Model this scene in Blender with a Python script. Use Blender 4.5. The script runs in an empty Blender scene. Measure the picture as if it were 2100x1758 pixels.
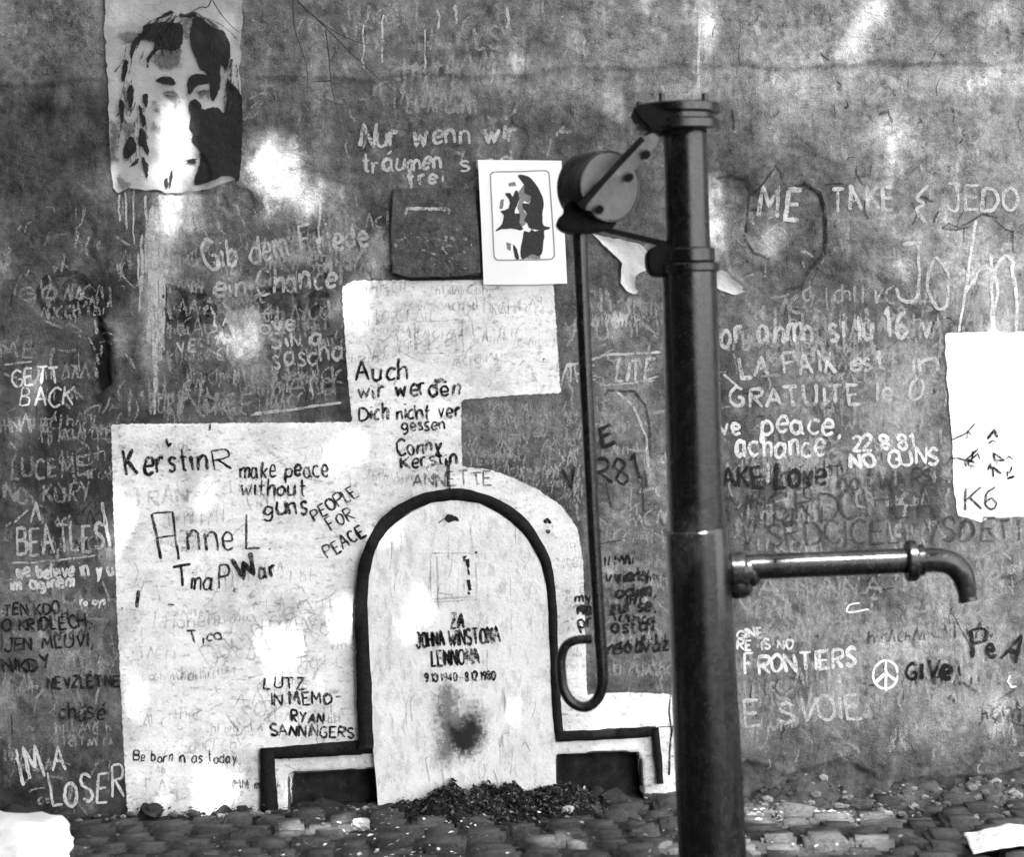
import bpy, bmesh, math, random
import numpy as np
from mathutils import Vector, Matrix, Euler
random.seed(7); rng = np.random.default_rng(7)
PI = math.pi
sc = bpy.context.scene
C = sc.collection
# ------------------------------------------------------------------ camera
# layout frame of the measurements: 2100 x 1758 px, focal 4200 px, wall plane Y=0, ground Z=0
FP = 4200.0
cam_d = bpy.data.cameras.new('camera'); cam = bpy.data.objects.new('camera', cam_d); C.objects.link(cam)
cam_d.sensor_width = 36; cam_d.lens = 36 * FP / 2100; cam_d.clip_end = 600; cam_d.clip_start = 0.05
cam.location = (0, -6, 1.3)
cam.matrix_world = Matrix.Translation((0, -6, 1.3)) @ Euler((math.radians(90 - 1.9), 0, 0)).to_matrix().to_4x4() @ Matrix.Rotation(math.radians(-1.5), 4, 'Z')
cam_d.dof.use_dof = True; cam_d.dof.focus_distance = 6.0; cam_d.dof.aperture_fstop = 2.6
sc.camera = cam
CM = np.array(cam.matrix_world); CP = CM[:3, 3]
# ------------------------------------------------------------------ light
SUN_EL, SUN_AZ = 52, 20          # azimuth measured from the wall normal (towards -Y), negative = left of it
world = bpy.data.worlds.new('World'); sc.world = world; world.use_nodes = True
nt = world.node_tree; nt.nodes.clear()
sky = nt.nodes.new('ShaderNodeTexSky'); sky.sky_type = 'NISHITA'; sky.sun_disc = False
s_dir = Vector((math.sin(math.radians(SUN_AZ)) * math.cos(math.radians(SUN_EL)), -math.cos(math.radians(SUN_AZ)) * math.cos(math.radians(SUN_EL)), math.sin(math.radians(SUN_EL))))
sky.sun_elevation = math.radians(SUN_EL); sky.sun_rotation = math.atan2(s_dir.x, s_dir.y)
bw = nt.nodes.new('ShaderNodeRGBToBW'); bg = nt.nodes.new('ShaderNodeBackground'); wo = nt.nodes.new('ShaderNodeOutputWorld')
bg.inputs['Strength'].default_value = 0.15
nt.links.new(sky.outputs[0], bw.inputs[0]); nt.links.new(bw.outputs[0], bg.inputs[0]); nt.links.new(bg.outputs[0], wo.inputs[0])
sl = bpy.data.lights.new('sun', 'SUN'); sl.energy = 2.1; sl.angle = math.radians(0.55); sl.color = (1, 1, 1)
so = bpy.data.objects.new('sun', sl); C.objects.link(so); so.rotation_euler = s_dir.to_track_quat('Z', 'Y').to_euler()
sc.view_settings.view_transform = 'Standard'; sc.view_settings.look = 'None'; sc.view_settings.gamma = 1
sc.view_settings.use_curve_mapping = False
sc.view_settings.exposure = 3.3
# ------------------------------------------------------------------ mapping
def P(x, y, Y=0.0):
    d = CM[:3, :3] @ np.array([(x - 1050) / FP, -(y - 879) / FP, -1.0])
    t = (Y - CP[1]) / d[1]
    return CP + d * t
def PG(x, y, Z=0.0):
    d = CM[:3, :3] @ np.array([(x - 1050) / FP, -(y - 879) / FP, -1.0])
    t = (Z - CP[2]) / d[2]
    return CP + d * t
def W(pts, Y=0.0): return np.array([P(a, b, Y)[[0, 2]] for a, b in pts])
PXM = 1 / 700.0                                   # metres per layout px at the wall
# ------------------------------------------------------------------ helpers
def tag(o, label=None, cat=None, group=None, kind=None):
    if label: o['label'] = label
    if cat: o['category'] = cat
    if group: o['group'] = group
    if kind: o['kind'] = kind
    return o
def empty(name, loc=(0, 0, 0), rz=0):
    o = bpy.data.objects.new(name, None); C.objects.link(o); o.location = loc; o.rotation_euler = (0, 0, rz); o.empty_display_size = 0.1
    return o
def link(name, me, m, parent=None, smooth=False):
    o = bpy.data.objects.new(name, me); C.objects.link(o)
    if m: me.materials.append(m)
    if parent:
        o.parent = parent; o.matrix_parent_inverse = parent.matrix_basis.inverted()
    if smooth: me.shade_smooth()
    return o
def mesh_np(name, v, f):
    me = bpy.data.meshes.new(name); v = np.asarray(v, dtype=np.float32)
    me.vertices.add(len(v)); me.vertices.foreach_set('co', v.ravel())
    f = np.asarray(f, dtype=np.int32); n = f.shape[1]
    me.loops.add(f.size); me.loops.foreach_set('vertex_index', f.ravel())
    me.polygons.add(len(f)); me.polygons.foreach_set('loop_start', np.arange(0, f.size, n, dtype=np.int32))
    me.update(calc_edges=True); return me
def attr(me, name, vals):
    a = me.attributes.new(name, 'FLOAT', 'POINT'); a.data.foreach_set('value', np.asarray(vals, dtype=np.float32))
def hash2(ix, iy, seed):
    h = (ix.astype(np.int64) * 374761393 + iy.astype(np.int64) * 668265263 + seed * 1442695041) & 0xffffffff
    h = ((h ^ (h >> 13)) * 1274126177) & 0xffffffff
    return ((h ^ (h >> 16)) & 0xffff) / 65535.0
def vn(x, y, s, seed):
    x = np.asarray(x) * s + 1000; y = np.asarray(y) * s + 1000
    ix = np.floor(x); iy = np.floor(y); fx = x - ix; fy = y - iy
    fx = fx * fx * (3 - 2 * fx); fy = fy * fy * (3 - 2 * fy)
    a = hash2(ix, iy, seed); b = hash2(ix + 1, iy, seed); c = hash2(ix, iy + 1, seed); d = hash2(ix + 1, iy + 1, seed)
    return (a * (1 - fx) + b * fx) * (1 - fy) + (c * (1 - fx) + d * fx) * fy - 0.5
def fbm(x, y, s, seed, n=4):
    r = 0; a = 1
    for k in range(n): r = r + a * vn(x, y, s * 2 ** k, seed + k); a *= 0.55
    return r
def sdpoly(x, z, poly):
    """signed distance, positive inside"""
    x = np.asarray(x); z = np.asarray(z); d2 = np.full(x.shape, 1e9); ins = np.zeros(x.shape, bool)
    n = len(poly)
    for i in range(n):
        ax, az = poly[i]; bx, bz = poly[(i + 1) % n]
        ex, ez = bx - ax, bz - az; L = ex * ex + ez * ez + 1e-12
        t = np.clip(((x - ax) * ex + (z - az) * ez) / L, 0, 1)
        d2 = np.minimum(d2, (x - ax - t * ex) ** 2 + (z - az - t * ez) ** 2)
        c = ((az > z) != (bz > z)) & (x < (bx - ax) * (z - az) / (bz - az + 1e-12) + ax)
        ins ^= c
    return np.where(ins, 1, -1) * np.sqrt(d2)
def sst(a, b, x): t = np.clip((x - a) / (b - a), 0, 1); return t * t * (3 - 2 * t)
def smooth(pts, k=5, closed=False):
    pts = [np.array(p, float) for p in pts]; n = len(pts); out = []
    if n < 3 and not closed: return pts
    R = range(n if closed else n - 1)
    for i in R:
        p0 = pts[i - 1] if (i > 0 or closed) else pts[0]; p1 = pts[i]; p2 = pts[(i + 1) % n]; p3 = pts[(i + 2) % n] if (i + 2 < n or closed) else pts[-1]
        for j in range(k):
            t = j / k
            out.append(0.5 * (2 * p1 + (p2 - p0) * t + (2 * p0 - 5 * p1 + 4 * p2 - p3) * t * t + (3 * p1 - p0 - 3 * p2 + p3) * t ** 3))
    if not closed: out.append(pts[-1])
    return out
# ------------------------------------------------------------------ materials
def mat(name):
    m = bpy.data.materials.new(name); m.use_nodes = True; t = m.node_tree; t.nodes.clear()
    return m, t, t.nodes, t.links
class N:
    """tiny node helper"""
    def __init__(s, name):
        s.m, s.t, s.n, s.l = mat(name); s.out = s.n.new('ShaderNodeOutputMaterial')
        s.geo = s.n.new('ShaderNodeNewGeometry')
    def math(s, op, a, b=None, c=None):
        q = s.n.new('ShaderNodeMath'); q.operation = op
        for i, v in enumerate((a, b, c)):
            if v is None: continue
            if isinstance(v, (int, float)): q.inputs[i].default_value = v
            else: s.l.new(v, q.inputs[i])
        return q.outputs[0]
    def ramp(s, v, a, b, lo=0.0, hi=1.0):
        q = s.n.new('ShaderNodeMapRange'); q.interpolation_type = 'SMOOTHSTEP'; s.l.new(v, q.inputs[0])
        for i, k in enumerate((a, b, lo, hi)): q.inputs[i + 1].default_value = k
        return q.outputs[0]
    def noise(s, scale, detail=3, stretch=None, rough=0.6, coord=None):
        q = s.n.new('ShaderNodeTexNoise'); q.inputs['Scale'].default_value = scale; q.inputs['Detail'].default_value = detail; q.inputs['Roughness'].default_value = rough
        src = coord or s.geo.outputs['Position']
        if stretch:
            mp = s.n.new('ShaderNodeMapping'); mp.inputs['Scale'].default_value = stretch; s.l.new(src, mp.inputs[0]); src = mp.outputs[0]
        s.l.new(src, q.inputs['Vector']); return q.outputs[0]
    def attr(s, name):
        q = s.n.new('ShaderNodeAttribute'); q.attribute_name = name; return q.outputs['Fac']
    def rand(s): q = s.n.new('ShaderNodeObjectInfo'); return q.outputs['Random']
    def bump(s, h, dist, strength=1.0):
        q = s.n.new('ShaderNodeBump'); q.inputs['Distance'].default_value = dist; q.inputs['Strength'].default_value = strength; s.l.new(h, q.inputs['Height']); return q.outputs[0]
    def done(s, col, rough=0.85, metal=0.0, alpha=None, normal=None, spec=0.3, trans=None):
        p = s.n.new('ShaderNodeBsdfPrincipled'); p.inputs['Metallic'].default_value = metal; p.inputs['Specular IOR Level'].default_value = spec
        if isinstance(col, (int, float)): p.inputs['Base Color'].default_value = (col, col, col, 1)
        else:
            cc = s.n.new('ShaderNodeCombineColor'); c2 = s.math('MAXIMUM', s.math('MINIMUM', col, 0.9), 0.005)
            for i in range(3): s.l.new(c2, cc.inputs[i])
            s.l.new(cc.outputs[0], p.inputs['Base Color'])
        if isinstance(rough, (int, float)): p.inputs['Roughness'].default_value = rough
        else: s.l.new(rough, p.inputs['Roughness'])
        if normal is not None: s.l.new(normal, p.inputs['Normal'])
        if alpha is not None: s.l.new(alpha, p.inputs['Alpha'])
        sh = p.outputs[0]
        s.l.new(sh, s.out.inputs[0]); return s.m
def wall_mat():
    s = N('weathered_plaster'); t = s.attr('tone')
    n1 = s.noise(5, 6, rough=0.65); n2 = s.noise(34, 5, rough=0.7); n3 = s.noise(230, 3, rough=0.7)
    st = s.noise(1, 5, (30, 1, 5), rough=.7); st2 = s.noise(1, 4, (9, 1, 60))
    f = s.math('ADD', 1.0, s.math('MULTIPLY', s.math('SUBTRACT', n1, 0.5), 1.5))
    f = s.math('ADD', f, s.math('MULTIPLY', s.math('SUBTRACT', n2, 0.5), 2.0))
    f = s.math('ADD', f, s.math('MULTIPLY', s.math('SUBTRACT', n3, 0.5), 1.5))
    f = s.math('ADD', f, s.math('MULTIPLY', s.math('SUBTRACT', st, 0.5), 1.1))
    f = s.math('ADD', f, s.math('MULTIPLY', s.math('SUBTRACT', st2, 0.5), 0.35))
    f = s.math('SUBTRACT', f, s.math('MULTIPLY', s.ramp(s.noise(10, 7, rough=0.72), 0.50, 0.57), 0.34))
    f = s.math('ADD', f, s.math('MULTIPLY', s.ramp(s.noise(16, 7, (1.3, 1, .8), rough=0.75), 0.56, 0.62), 0.5))
    f = s.math('MAXIMUM', f, 0.22)
    col = s.math('MULTIPLY', s.math('MULTIPLY', t, 0.86), f)
    fl = s.ramp(s.noise(75, 4, rough=0.75), 0.62, 0.72)           # pale flecks of lime
    col = s.math('ADD', col, s.math('MULTIPLY', fl, s.math('MULTIPLY', t, 0.9)))
    pit = s.ramp(s.noise(110, 3, rough=0.6), 0.34, 0.26)          # dark pits
    col = s.math('MULTIPLY', col, s.math('SUBTRACT', 1.0, s.math('MULTIPLY', pit, 0.5)))
    h = s.math('ADD', s.noise(60, 6, rough=0.7), s.math('MULTIPLY', n3, 0.5))
    return s.done(col, 0.9, normal=s.bump(h, 0.006, 0.8), spec=0.2)
def paint_mat(name, base, mott=0.5, amp=0.004, rough=0.8, streak=None, stain=0.0, edge=0.0012, fine=0.3):
    """flat coat whose outline comes from the stored distance 'sd' and is frayed by noise"""
    s = N(name); sd = s.attr('sd')
    e = s.math('ADD', sd, s.math('MULTIPLY', s.math('SUBTRACT', s.noise(70, 5, rough=0.7), 0.5), amp * 2))
    a = s.ramp(e, -edge, edge)
    f = s.math('ADD', 1.0, s.math('MULTIPLY', s.math('SUBTRACT', s.noise(14, 5, rough=0.7), 0.5), mott))
    f = s.math('ADD', f, s.math('MULTIPLY', s.math('SUBTRACT', s.noise(150, 4, rough=0.7), 0.5), mott * fine * 2))
    if streak: f = s.math('ADD', f, s.math('MULTIPLY', s.math('SUBTRACT', s.noise(1, 4, streak), 0.5), mott * 0.8))
    if stain:
        z = s.ramp(s.noise(38, 6, (1, 1, 1.8), rough=0.75), 0.53, 0.66); f = s.math('SUBTRACT', f, s.math('MULTIPLY', z, stain))
        z = s.ramp(s.noise(4.5, 5, rough=0.65), 0.46, 0.62); f = s.math('SUBTRACT', f, s.math('MULTIPLY', z, stain * 0.6))
    if stain: f = s.math('SUBTRACT', f, s.math('MULTIPLY', s.ramp(s.noise(130, 3, rough=0.7), 0.66, 0.72), 0.45))
    return s.done(s.math('MULTIPLY', f, base), rough, alpha=a, normal=s.bump(s.noise(110, 4), 0.003, 0.6), spec=0.25)
def stroke_mat(name, base, cover=0.5, soft=0.16, op=1.0, scale=160):
    """chalk / marker: broken up by the grain of the wall; cover 0..1"""
    s = N(name); n = s.noise(scale, 4, rough=0.75); g = s.noise(22, 2)
    v = s.math('ADD', n, s.math('MULTIPLY', s.math('SUBTRACT', g, 0.5), 0.6))
    th = 0.75 - 0.5 * cover
    a = s.math('MULTIPLY', s.ramp(v, th - soft, th + soft), op)
    return s.done(base, 0.95, alpha=a, spec=0.1)
def plain_mat(name, base, mott=0.3, rough=0.85, scale=30, bump=0.002, metal=0.0, spec=0.3, rnd=0.0, fine=200):
    s = N(name)
    f = s.math('ADD', 1.0, s.math('MULTIPLY', s.math('SUBTRACT', s.noise(scale, 5, rough=0.7), 0.5), mott * 2))
    f = s.math('ADD', f, s.math('MULTIPLY', s.math('SUBTRACT', s.noise(fine, 3), 0.5), mott))
    if rnd: f = s.math('ADD', f, s.math('MULTIPLY', s.math('SUBTRACT', s.rand(), 0.5), rnd * 2))
    f = s.math('MAXIMUM', f, 0.15)
    return s.done(s.math('MULTIPLY', f, base), rough, metal, normal=s.bump(s.noise(scale * 4, 5, rough=0.7), bump), spec=spec)
def iron_mat():
    s = N('black_painted_iron')
    n = s.noise(38, 6, rough=0.75); sp = s.ramp(s.noise(120, 4, rough=0.7), 0.60, 0.68); st = s.noise(1, 4, (50, 50, 5))
    c = s.math('ADD', 0.004, s.math('MULTIPLY', s.math('MAXIMUM', s.math('SUBTRACT', n, 0.45), 0), 0.05))
    c = s.math('ADD', c, s.math('MULTIPLY', sp, 0.02))
    r = s.math('ADD', 0.15, s.math('ADD', s.math('MULTIPLY', n, 0.22), s.math('MULTIPLY', s.math('SUBTRACT', st, 0.5), 0.3)))
    r = s.math('ADD', r, s.math('MULTIPLY', sp, 0.3))
    return s.done(c, r, normal=s.bump(s.math('ADD', n, s.math('MULTIPLY', s.noise(300, 2), 0.3)), 0.001, 0.7), spec=0.33)
def stele_mat():
    s = N('limewashed_stone')
    f = s.math('ADD', 1.0, s.math('MULTIPLY', s.math('SUBTRACT', s.noise(9, 6, rough=0.7), 0.5), 0.75))
    f = s.math('SUBTRACT', f, s.math('MULTIPLY', s.ramp(s.noise(26, 5, (1.6, 1, .7), rough=0.75), 0.48, 0.64), 0.26))
    f = s.math('SUBTRACT', f, s.math('MULTIPLY', s.ramp(s.noise(120, 4, rough=0.7), 0.60, 0.68), 0.25))
    return s.done(s.math('MULTIPLY', f, 0.78), 0.85, normal=s.bump(s.noise(70, 6, rough=.7), 0.004, .7), spec=0.2)
M_wall = wall_mat()
M_white = paint_mat('limewash', 0.82, 0.62, 0.007, streak=(6, 1, 38), stain=0.42, fine=.45)
M_stele = stele_mat()
M_black = plain_mat('black_tar_paint', 0.013, 1.4, 0.85, 50, 0.004, spec=0.10)
M_wht2 = plain_mat('limewash_solid', 0.66, 0.15, 0.85, 25, 0.002)
M_iron = iron_mat()
M_cast = plain_mat('matt_black_casting', 0.007, 0.8, 0.7, 60, 0.003, spec=0.12)
M_bar = plain_mat('worn_steel_bar', 0.15, 0.6, 0.55, 70, 0.002, spec=0.4)
M_grey = plain_mat('bare_grey_metal', 0.105, 0.5, 0.6, 45, 0.001, spec=0.4)
M_poster = paint_mat('poster_paper', 0.38, 0.5, 0.004, rough=0.8, streak=(30, 1, 4), stain=0.18)
M_card = plain_mat('white_card', 0.86, 0.03, 0.6, 10, 0.0003)
M_paper = paint_mat('pale_notice_paper', 0.80, 0.25, 0.003, rough=0.7, stain=.12)
M_scrap = paint_mat('torn_paper', 0.47, 0.7, 0.003, rough=0.8)
M_ink = paint_mat('dark_print', 0.018, 1.0, 0.0075, rough=0.9, fine=.9)
M_inkg = paint_mat('grey_print', 0.12, 1.4, 0.022, rough=0.9, edge=0.010, fine=.8)
M_soot = paint_mat('soot_stain', 0.05, 0.6, 0.02, edge=0.016)
M_paste = paint_mat('dried_paste', 0.42, 0.5, 0.016, edge=0.010)
M_dust = paint_mat('lime_smear', 0.24, 0.6, 0.022, edge=0.022)
chalk = stroke_mat('white_chalk', 0.64, 0.74, 0.2, op=0.97)
chalk2 = stroke_mat('grey_chalk', 0.52, 0.68, 0.22, op=0.88)
chalk3 = stroke_mat('faded_chalk', 0.40, 0.58, 0.26, op=0.66)
chalk4 = stroke_mat('bright_paint_line', 0.85, 0.9)
ink1 = stroke_mat('black_marker', 0.012, 0.76, 0.2, op=0.97)
ink2 = stroke_mat('worn_marker', 0.016, 0.78, 0.2, op=0.92)
ink3 = stroke_mat('faded_marker', 0.045, 0.68, 0.22, op=0.74)
pen = stroke_mat('pencil_line', 0.16, 0.55, 0.22, op=0.42)
sten = stroke_mat('stencil_paint', 0.015, 0.68, 0.13, op=0.93, scale=110)

# ------------------------------------------------------------------ wall relief (heights towards the viewer, metres)
GX0, GX1, GZ0, GZ1, GS = -1.92, 1.92, -0.12, 2.62, 0.006
gx = np.arange(GX0, GX1 + GS / 2, GS); gz = np.arange(GZ0, GZ1 + GS / 2, GS)
XX, ZZ = np.meshgrid(gx, gz)
WHITE = W([(228, 870), (470, 868), (722, 866), (712, 760), (704, 640), (702, 590), (722, 576), (900, 574), (1134, 571), (1142, 690), (1150, 806), (1040, 812), (946, 820), (946, 900), (948, 958),
           (1000, 962), (1040, 975), (1095, 1000), (1150, 1035), (1185, 1085), (1196, 1150), (1200, 1290), (1204, 1424), (1290, 1420), (1378, 1424), (1384, 1500), (1390, 1625), (1100, 1640), (700, 1672), (262, 1676), (252, 1500), (240, 1250), (232, 1000)])
sdw = sdpoly(XX, ZZ, WHITE)
flat = sst(-0.02, 0.01, sdw)
CAVL = W([(598, 1590), (680, 1584), (772, 1580), (776, 1675), (596, 1675)]); CAVR = W([(1141, 1552), (1230, 1546), (1308, 1546), (1318, 1640), (1142, 1650)])
HEART = W([(1476, 372), (1530, 362), (1545, 398), (1600, 398), (1648, 376), (1684, 400), (1694, 450), (1690, 520), (1660, 556), (1622, 590), (1560, 600), (1500, 560), (1480, 480)])
BROKEN = W([(1380, 1610), (1480, 1590), (1530, 1562), (1570, 1570), (1612, 1590), (1660, 1574), (1730, 1556), (1760, 1570), (1800, 1600), (1850, 1605), (1930, 1588), (2010, 1594), (2150, 1560), (2400, 1580), (2400, 1800), (1300, 1800)])
LEDGE_Z = P(1400, 142)[2]
H = fbm(XX, ZZ, 2.2, 3, 4) * 0.010 + fbm(XX, ZZ, 22, 9, 3) * 0.0030 + fbm(XX, ZZ, 80, 12, 2) * 0.0010
zl = LEDGE_Z + fbm(XX, ZZ, 5, 31, 3) * 0.03
_pa = P(215, 0)[0]; _pb = P(500, 0)[0]
H = H + sst(-0.006, 0.006, ZZ - zl) * 0.007 * (1 - sst(_pa - .05, _pa, XX) * sst(_pb + .05, _pb, XX))
chip = fbm(XX, ZZ, 4.5, 77, 4)
H = H - sst(0.42, 0.47, chip) * 0.005
H = H * (1 - flat) + (fbm(XX, ZZ, 3, 5, 3) * 0.0025) * flat
hb = sdpoly(XX, ZZ, HEART) + fbm(XX, ZZ, 30, 8, 3) * 0.006
H = H - sst(-0.003, 0.003, hb) * 0.008 + sst(0.03, 0.10, hb) * 0.006
bb = sdpoly(XX, ZZ, BROKEN) + fbm(XX, ZZ, 20, 18, 4) * 0.012
H = H - sst(-0.006, 0.006, bb) * (0.008 + fbm(XX, ZZ, 14, 41, 5) * 0.018)
for cv in (CAVL, CAVR): H = H - sst(-0.002, 0.003, sdpoly(XX, ZZ, cv) + fbm(XX, ZZ, 40, 4, 2) * 0.003) * 0.06
CRACK = W([(198, 640), (212, 660), (222, 720), (226, 790), (205, 812), (196, 770), (200, 720), (196, 680)])
ck = sdpoly(XX, ZZ, CRACK) + fbm(XX, ZZ, 40, 6, 3) * 0.008
H = H - sst(-0.004, 0.006, ck) * 0.022
bd = np.minimum(np.minimum(XX - GX0, GX1 - XX), np.minimum(GZ1 - ZZ, ZZ - GZ0)); H = H * sst(0, 0.05, bd)
def Hs(x, z):
    x = np.asarray(x, float); z = np.asarray(z, float)
    u = np.clip((x - GX0) / GS, 0, len(gx) - 1.001); v = np.clip((z - GZ0) / GS, 0, len(gz) - 1.001)
    i = u.astype(int); j = v.astype(int); a = u - i; b = v - j
    return (H[j, i] * (1 - a) + H[j, i + 1] * a) * (1 - b) + (H[j + 1, i] * (1 - a) + H[j + 1, i + 1] * a) * b
# tone: plaster colour, stains, lime blooms and some painted-in light towards the right
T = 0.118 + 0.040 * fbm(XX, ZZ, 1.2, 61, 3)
T = T + 0.085 * sst(-0.1, 1.3, XX) + 0.05 * sst(LEDGE_Z - 0.06, LEDGE_Z + 0.03, ZZ)  # brighter to the right and top: light partly put into the plaster colour
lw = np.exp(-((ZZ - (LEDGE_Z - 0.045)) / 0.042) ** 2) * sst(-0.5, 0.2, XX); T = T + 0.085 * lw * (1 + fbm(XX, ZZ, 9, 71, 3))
def blob(x, y, rx, ry, add, rot=0, fr=0.6, seed=1):
    global T
    c = P(x, y); dx = XX - c[0]; dz = ZZ - c[2]; cr, sr = math.cos(rot), math.sin(rot)
    u = (dx * cr + dz * sr) / (rx * PXM); v = (-dx * sr + dz * cr) / (ry * PXM)
    r = np.sqrt(u * u + v * v) + fbm(XX, ZZ, 14, 90 + seed, 4) * fr
    T = T + add * (1 - sst(0.45, 1.25, r))
for k, b in enumerate([(550, 330, 62, 66, .40), (640, 400, 70, 40, .26), (600, 440, 60, 22, .12), (365, 440, 55, 60, .30), (330, 520, 50, 90, .22), (310, 640, 26, 170, .16), (500, 690, 52, 60, .30), (520, 740, 40, 60, .16),
        (485, 590, 40, 40, .14), (590, 520, 60, 25, .10), (690, 470, 50, 80, .09), (780, 520, 30, 60, .28), (1445, 90, 22, 100, .20), (1255, 200, 26, 46, .16), (1640, 200, 90, 40, .08),
        (1850, 180, 120, 36, .10), (2040, 120, 80, 130, .10), (1740, 60, 40, 30, .10), (1470, 440, 22, 110, .20), (1980, 560, 120, 100, .10), (2060, 620, 70, 120, .10), (100, 1330, 90, 80, .08), (60, 1210, 90, 60, .10),
        (130, 1440, 60, 110, .08), (40, 1450, 60, 90, .10), (1650, 1230, 140, 60, .10), (1560, 850, 30, 110, .08), (1620, 820, 40, 100, .06), (1940, 1300, 180, 120, .05), (1120, 150, 160, 40, .05), (1030, 60, 90, 60, .04),
        (240, 1130, 40, 60, .12), (1290, 840, 60, 120, .05), (1280, 1180, 60, 60, .05), (660, 180, 26, 150, .05), (1480, 1450, 60, 50, .03), (980, 880, 60, 60, .06), (1100, 900, 60, 50, .05),
        (190, 600, 90, 55, -.07), (210, 720, 26, 110, -.10), (120, 960, 90, 90, -.05), (370, 640, 40, 60, -.05), (550, 630, 60, 60, -.05), (880, 490, 80, 90, -.05), (770, 460, 30, 80, -.04), (1700, 560, 60, 60, -.05),
        (1240, 380, 60, 30, -.03), (1180, 260, 70, 50, -.04), (1910, 640, 40, 40, -.06), (1950, 840, 60, 60, -.05), (1020, 1000, 100, 60, -.02), (1290, 900, 40, 60, -.04), (1690, 60, 60, 60, -.03), (1900, 1450, 120, 40, .05), (1900, 1400, 220, 130, .07), (1960, 260, 160, 120, .05), (1250, 90, 160, 60, .05), (60, 350, 120, 160, -.04), (1180, 1000, 60, 60, -.03)]):
    blob(*b, seed=k)
T = T * (1 + 0.75 * fbm(XX, ZZ, 3.4, 141, 5) + 0.35 * fbm(XX, ZZ, 18, 151, 4)) - .045 * sst(.18, .5, fbm(XX * 1.6, ZZ, 3.3, 161, 4)) + .07 * sst(.3, .6, fbm(XX * 1.8, ZZ, 5.2, 171, 4))
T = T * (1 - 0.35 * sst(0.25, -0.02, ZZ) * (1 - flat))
T = np.where(bb > 0, 0.095 + 0.06 * fbm(XX, ZZ, 16, 44, 4), T)
for cv in (CAVL, CAVR): T = np.where(sdpoly(XX, ZZ, cv) > -0.001, 0.022 + 0.02 * fbm(XX, ZZ, 30, 46, 3), T)
T = np.where(ck > 0, 0.02, T)
T = T * (1 + 0.35 * sst(0.42, 0.47, chip) * (1 - flat))
T = np.clip(T, 0.018, 0.7)

wall = empty('plaster_wall', (0, 0, 0))
tag(wall, 'old weathered plaster wall covered in chalk and marker writing and limewash', 'wall')
ny, nx = XX.shape
V = np.stack([XX, -H, ZZ], -1).reshape(-1, 3); idx = np.arange(nx * ny).reshape(ny, nx)
F = np.stack([idx[:-1, :-1], idx[:-1, 1:], idx[1:, 1:], idx[1:, :-1]], -1).reshape(-1, 4)
n0 = len(V); ext = []
def grid_outer(x0, x1, z0, z1):
    global V, F, ext
    a = len(V); V = np.vstack([V, [(x0, 0, z0), (x1, 0, z0), (x1, 0, z1), (x0, 0, z1)]]); F = np.vstack([F, [(a, a + 1, a + 2, a + 3)]]); ext += [0.12] * 4
X0, X1, Z0, Z1 = gx[0], gx[-1], gz[0], gz[-1]
for a, b in ((-14, X0), (X1, 14)): grid_outer(a, b, -0.3, 3.6)
grid_outer(X0, X1, Z1, 3.6); grid_outer(X0, X1, -0.3, Z0)
a = len(V)                                                   # top and back of the wall
V = np.vstack([V, [(-14, 0, 3.6), (14, 0, 3.6), (14, .6, 3.6), (-14, .6, 3.6), (-14, .6, -.3), (14, .6, -.3), (-14, 0, -.3), (14, 0, -.3)]])
F = np.vstack([F, [(a, a + 1, a + 2, a + 3), (a + 3, a + 2, a + 5, a + 4), (a, a + 3, a + 4, a + 6), (a + 1, a + 7, a + 5, a + 2)]]); ext += [0.12] * 8
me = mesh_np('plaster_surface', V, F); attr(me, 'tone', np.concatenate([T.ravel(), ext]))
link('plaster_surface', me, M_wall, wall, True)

# ------------------------------------------------------------------ patches, ribbons, bands
def patch(name, polyD, off, m, parent, step=0.008, marg=0.016, Y=None, closed_smooth=0, label=None, sub=None, curl=None):
    """thin coat or sheet on the wall; polyD = list of outlines in layout px"""
    polys = polyD if isinstance(polyD[0][0], (list, tuple, np.ndarray)) else [polyD]
    if closed_smooth: polys = [smooth(p, closed_smooth, True) for p in polys]
    polys = [W(p) for p in polys]
    al = np.vstack(polys); x0, z0 = al.min(0) - marg; x1, z1 = al.max(0) + marg
    xs = np.arange(x0, x1 + step, step); zs = np.arange(z0, z1 + step, step); A, B = np.meshgrid(xs, zs)
    sd = np.full(A.shape, -1e3)
    for p in polys:
        b0 = p.min(0) - marg - step; b1 = p.max(0) + marg + step
        mk = (A > b0[0]) & (A < b1[0]) & (B > b0[1]) & (B < b1[1])
        sd[mk] = np.maximum(sd[mk], sdpoly(A[mk], B[mk], p))
    if sub is not None:
        for p in sub: sd = np.minimum(sd, -sdpoly(A, B, W(p)))
    sd = np.maximum(sd, -0.05)
    yy = -(Hs(A, B) + off) if Y is None else np.full(A.shape, Y - off)
    if curl is not None: yy = yy - curl(A, B, sd)
    idx = np.arange(A.size).reshape(A.shape); q = np.stack([idx[:-1, :-1], idx[:-1, 1:], idx[1:, 1:], idx[1:, :-1]], -1).reshape(-1, 4)
    keep = sd.ravel()[q].max(1) > -marg * 0.6; q = q[keep]
    u, inv = np.unique(q.ravel(), return_inverse=True)
    v = np.stack([A, yy, B], -1).reshape(-1, 3)[u]
    me = mesh_np(name, v, inv.reshape(-1, 4)); attr(me, 'sd', sd.ravel()[u])
    o = link(name, me, m, parent, True)
    if label: o['label'] = label
    return o
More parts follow.
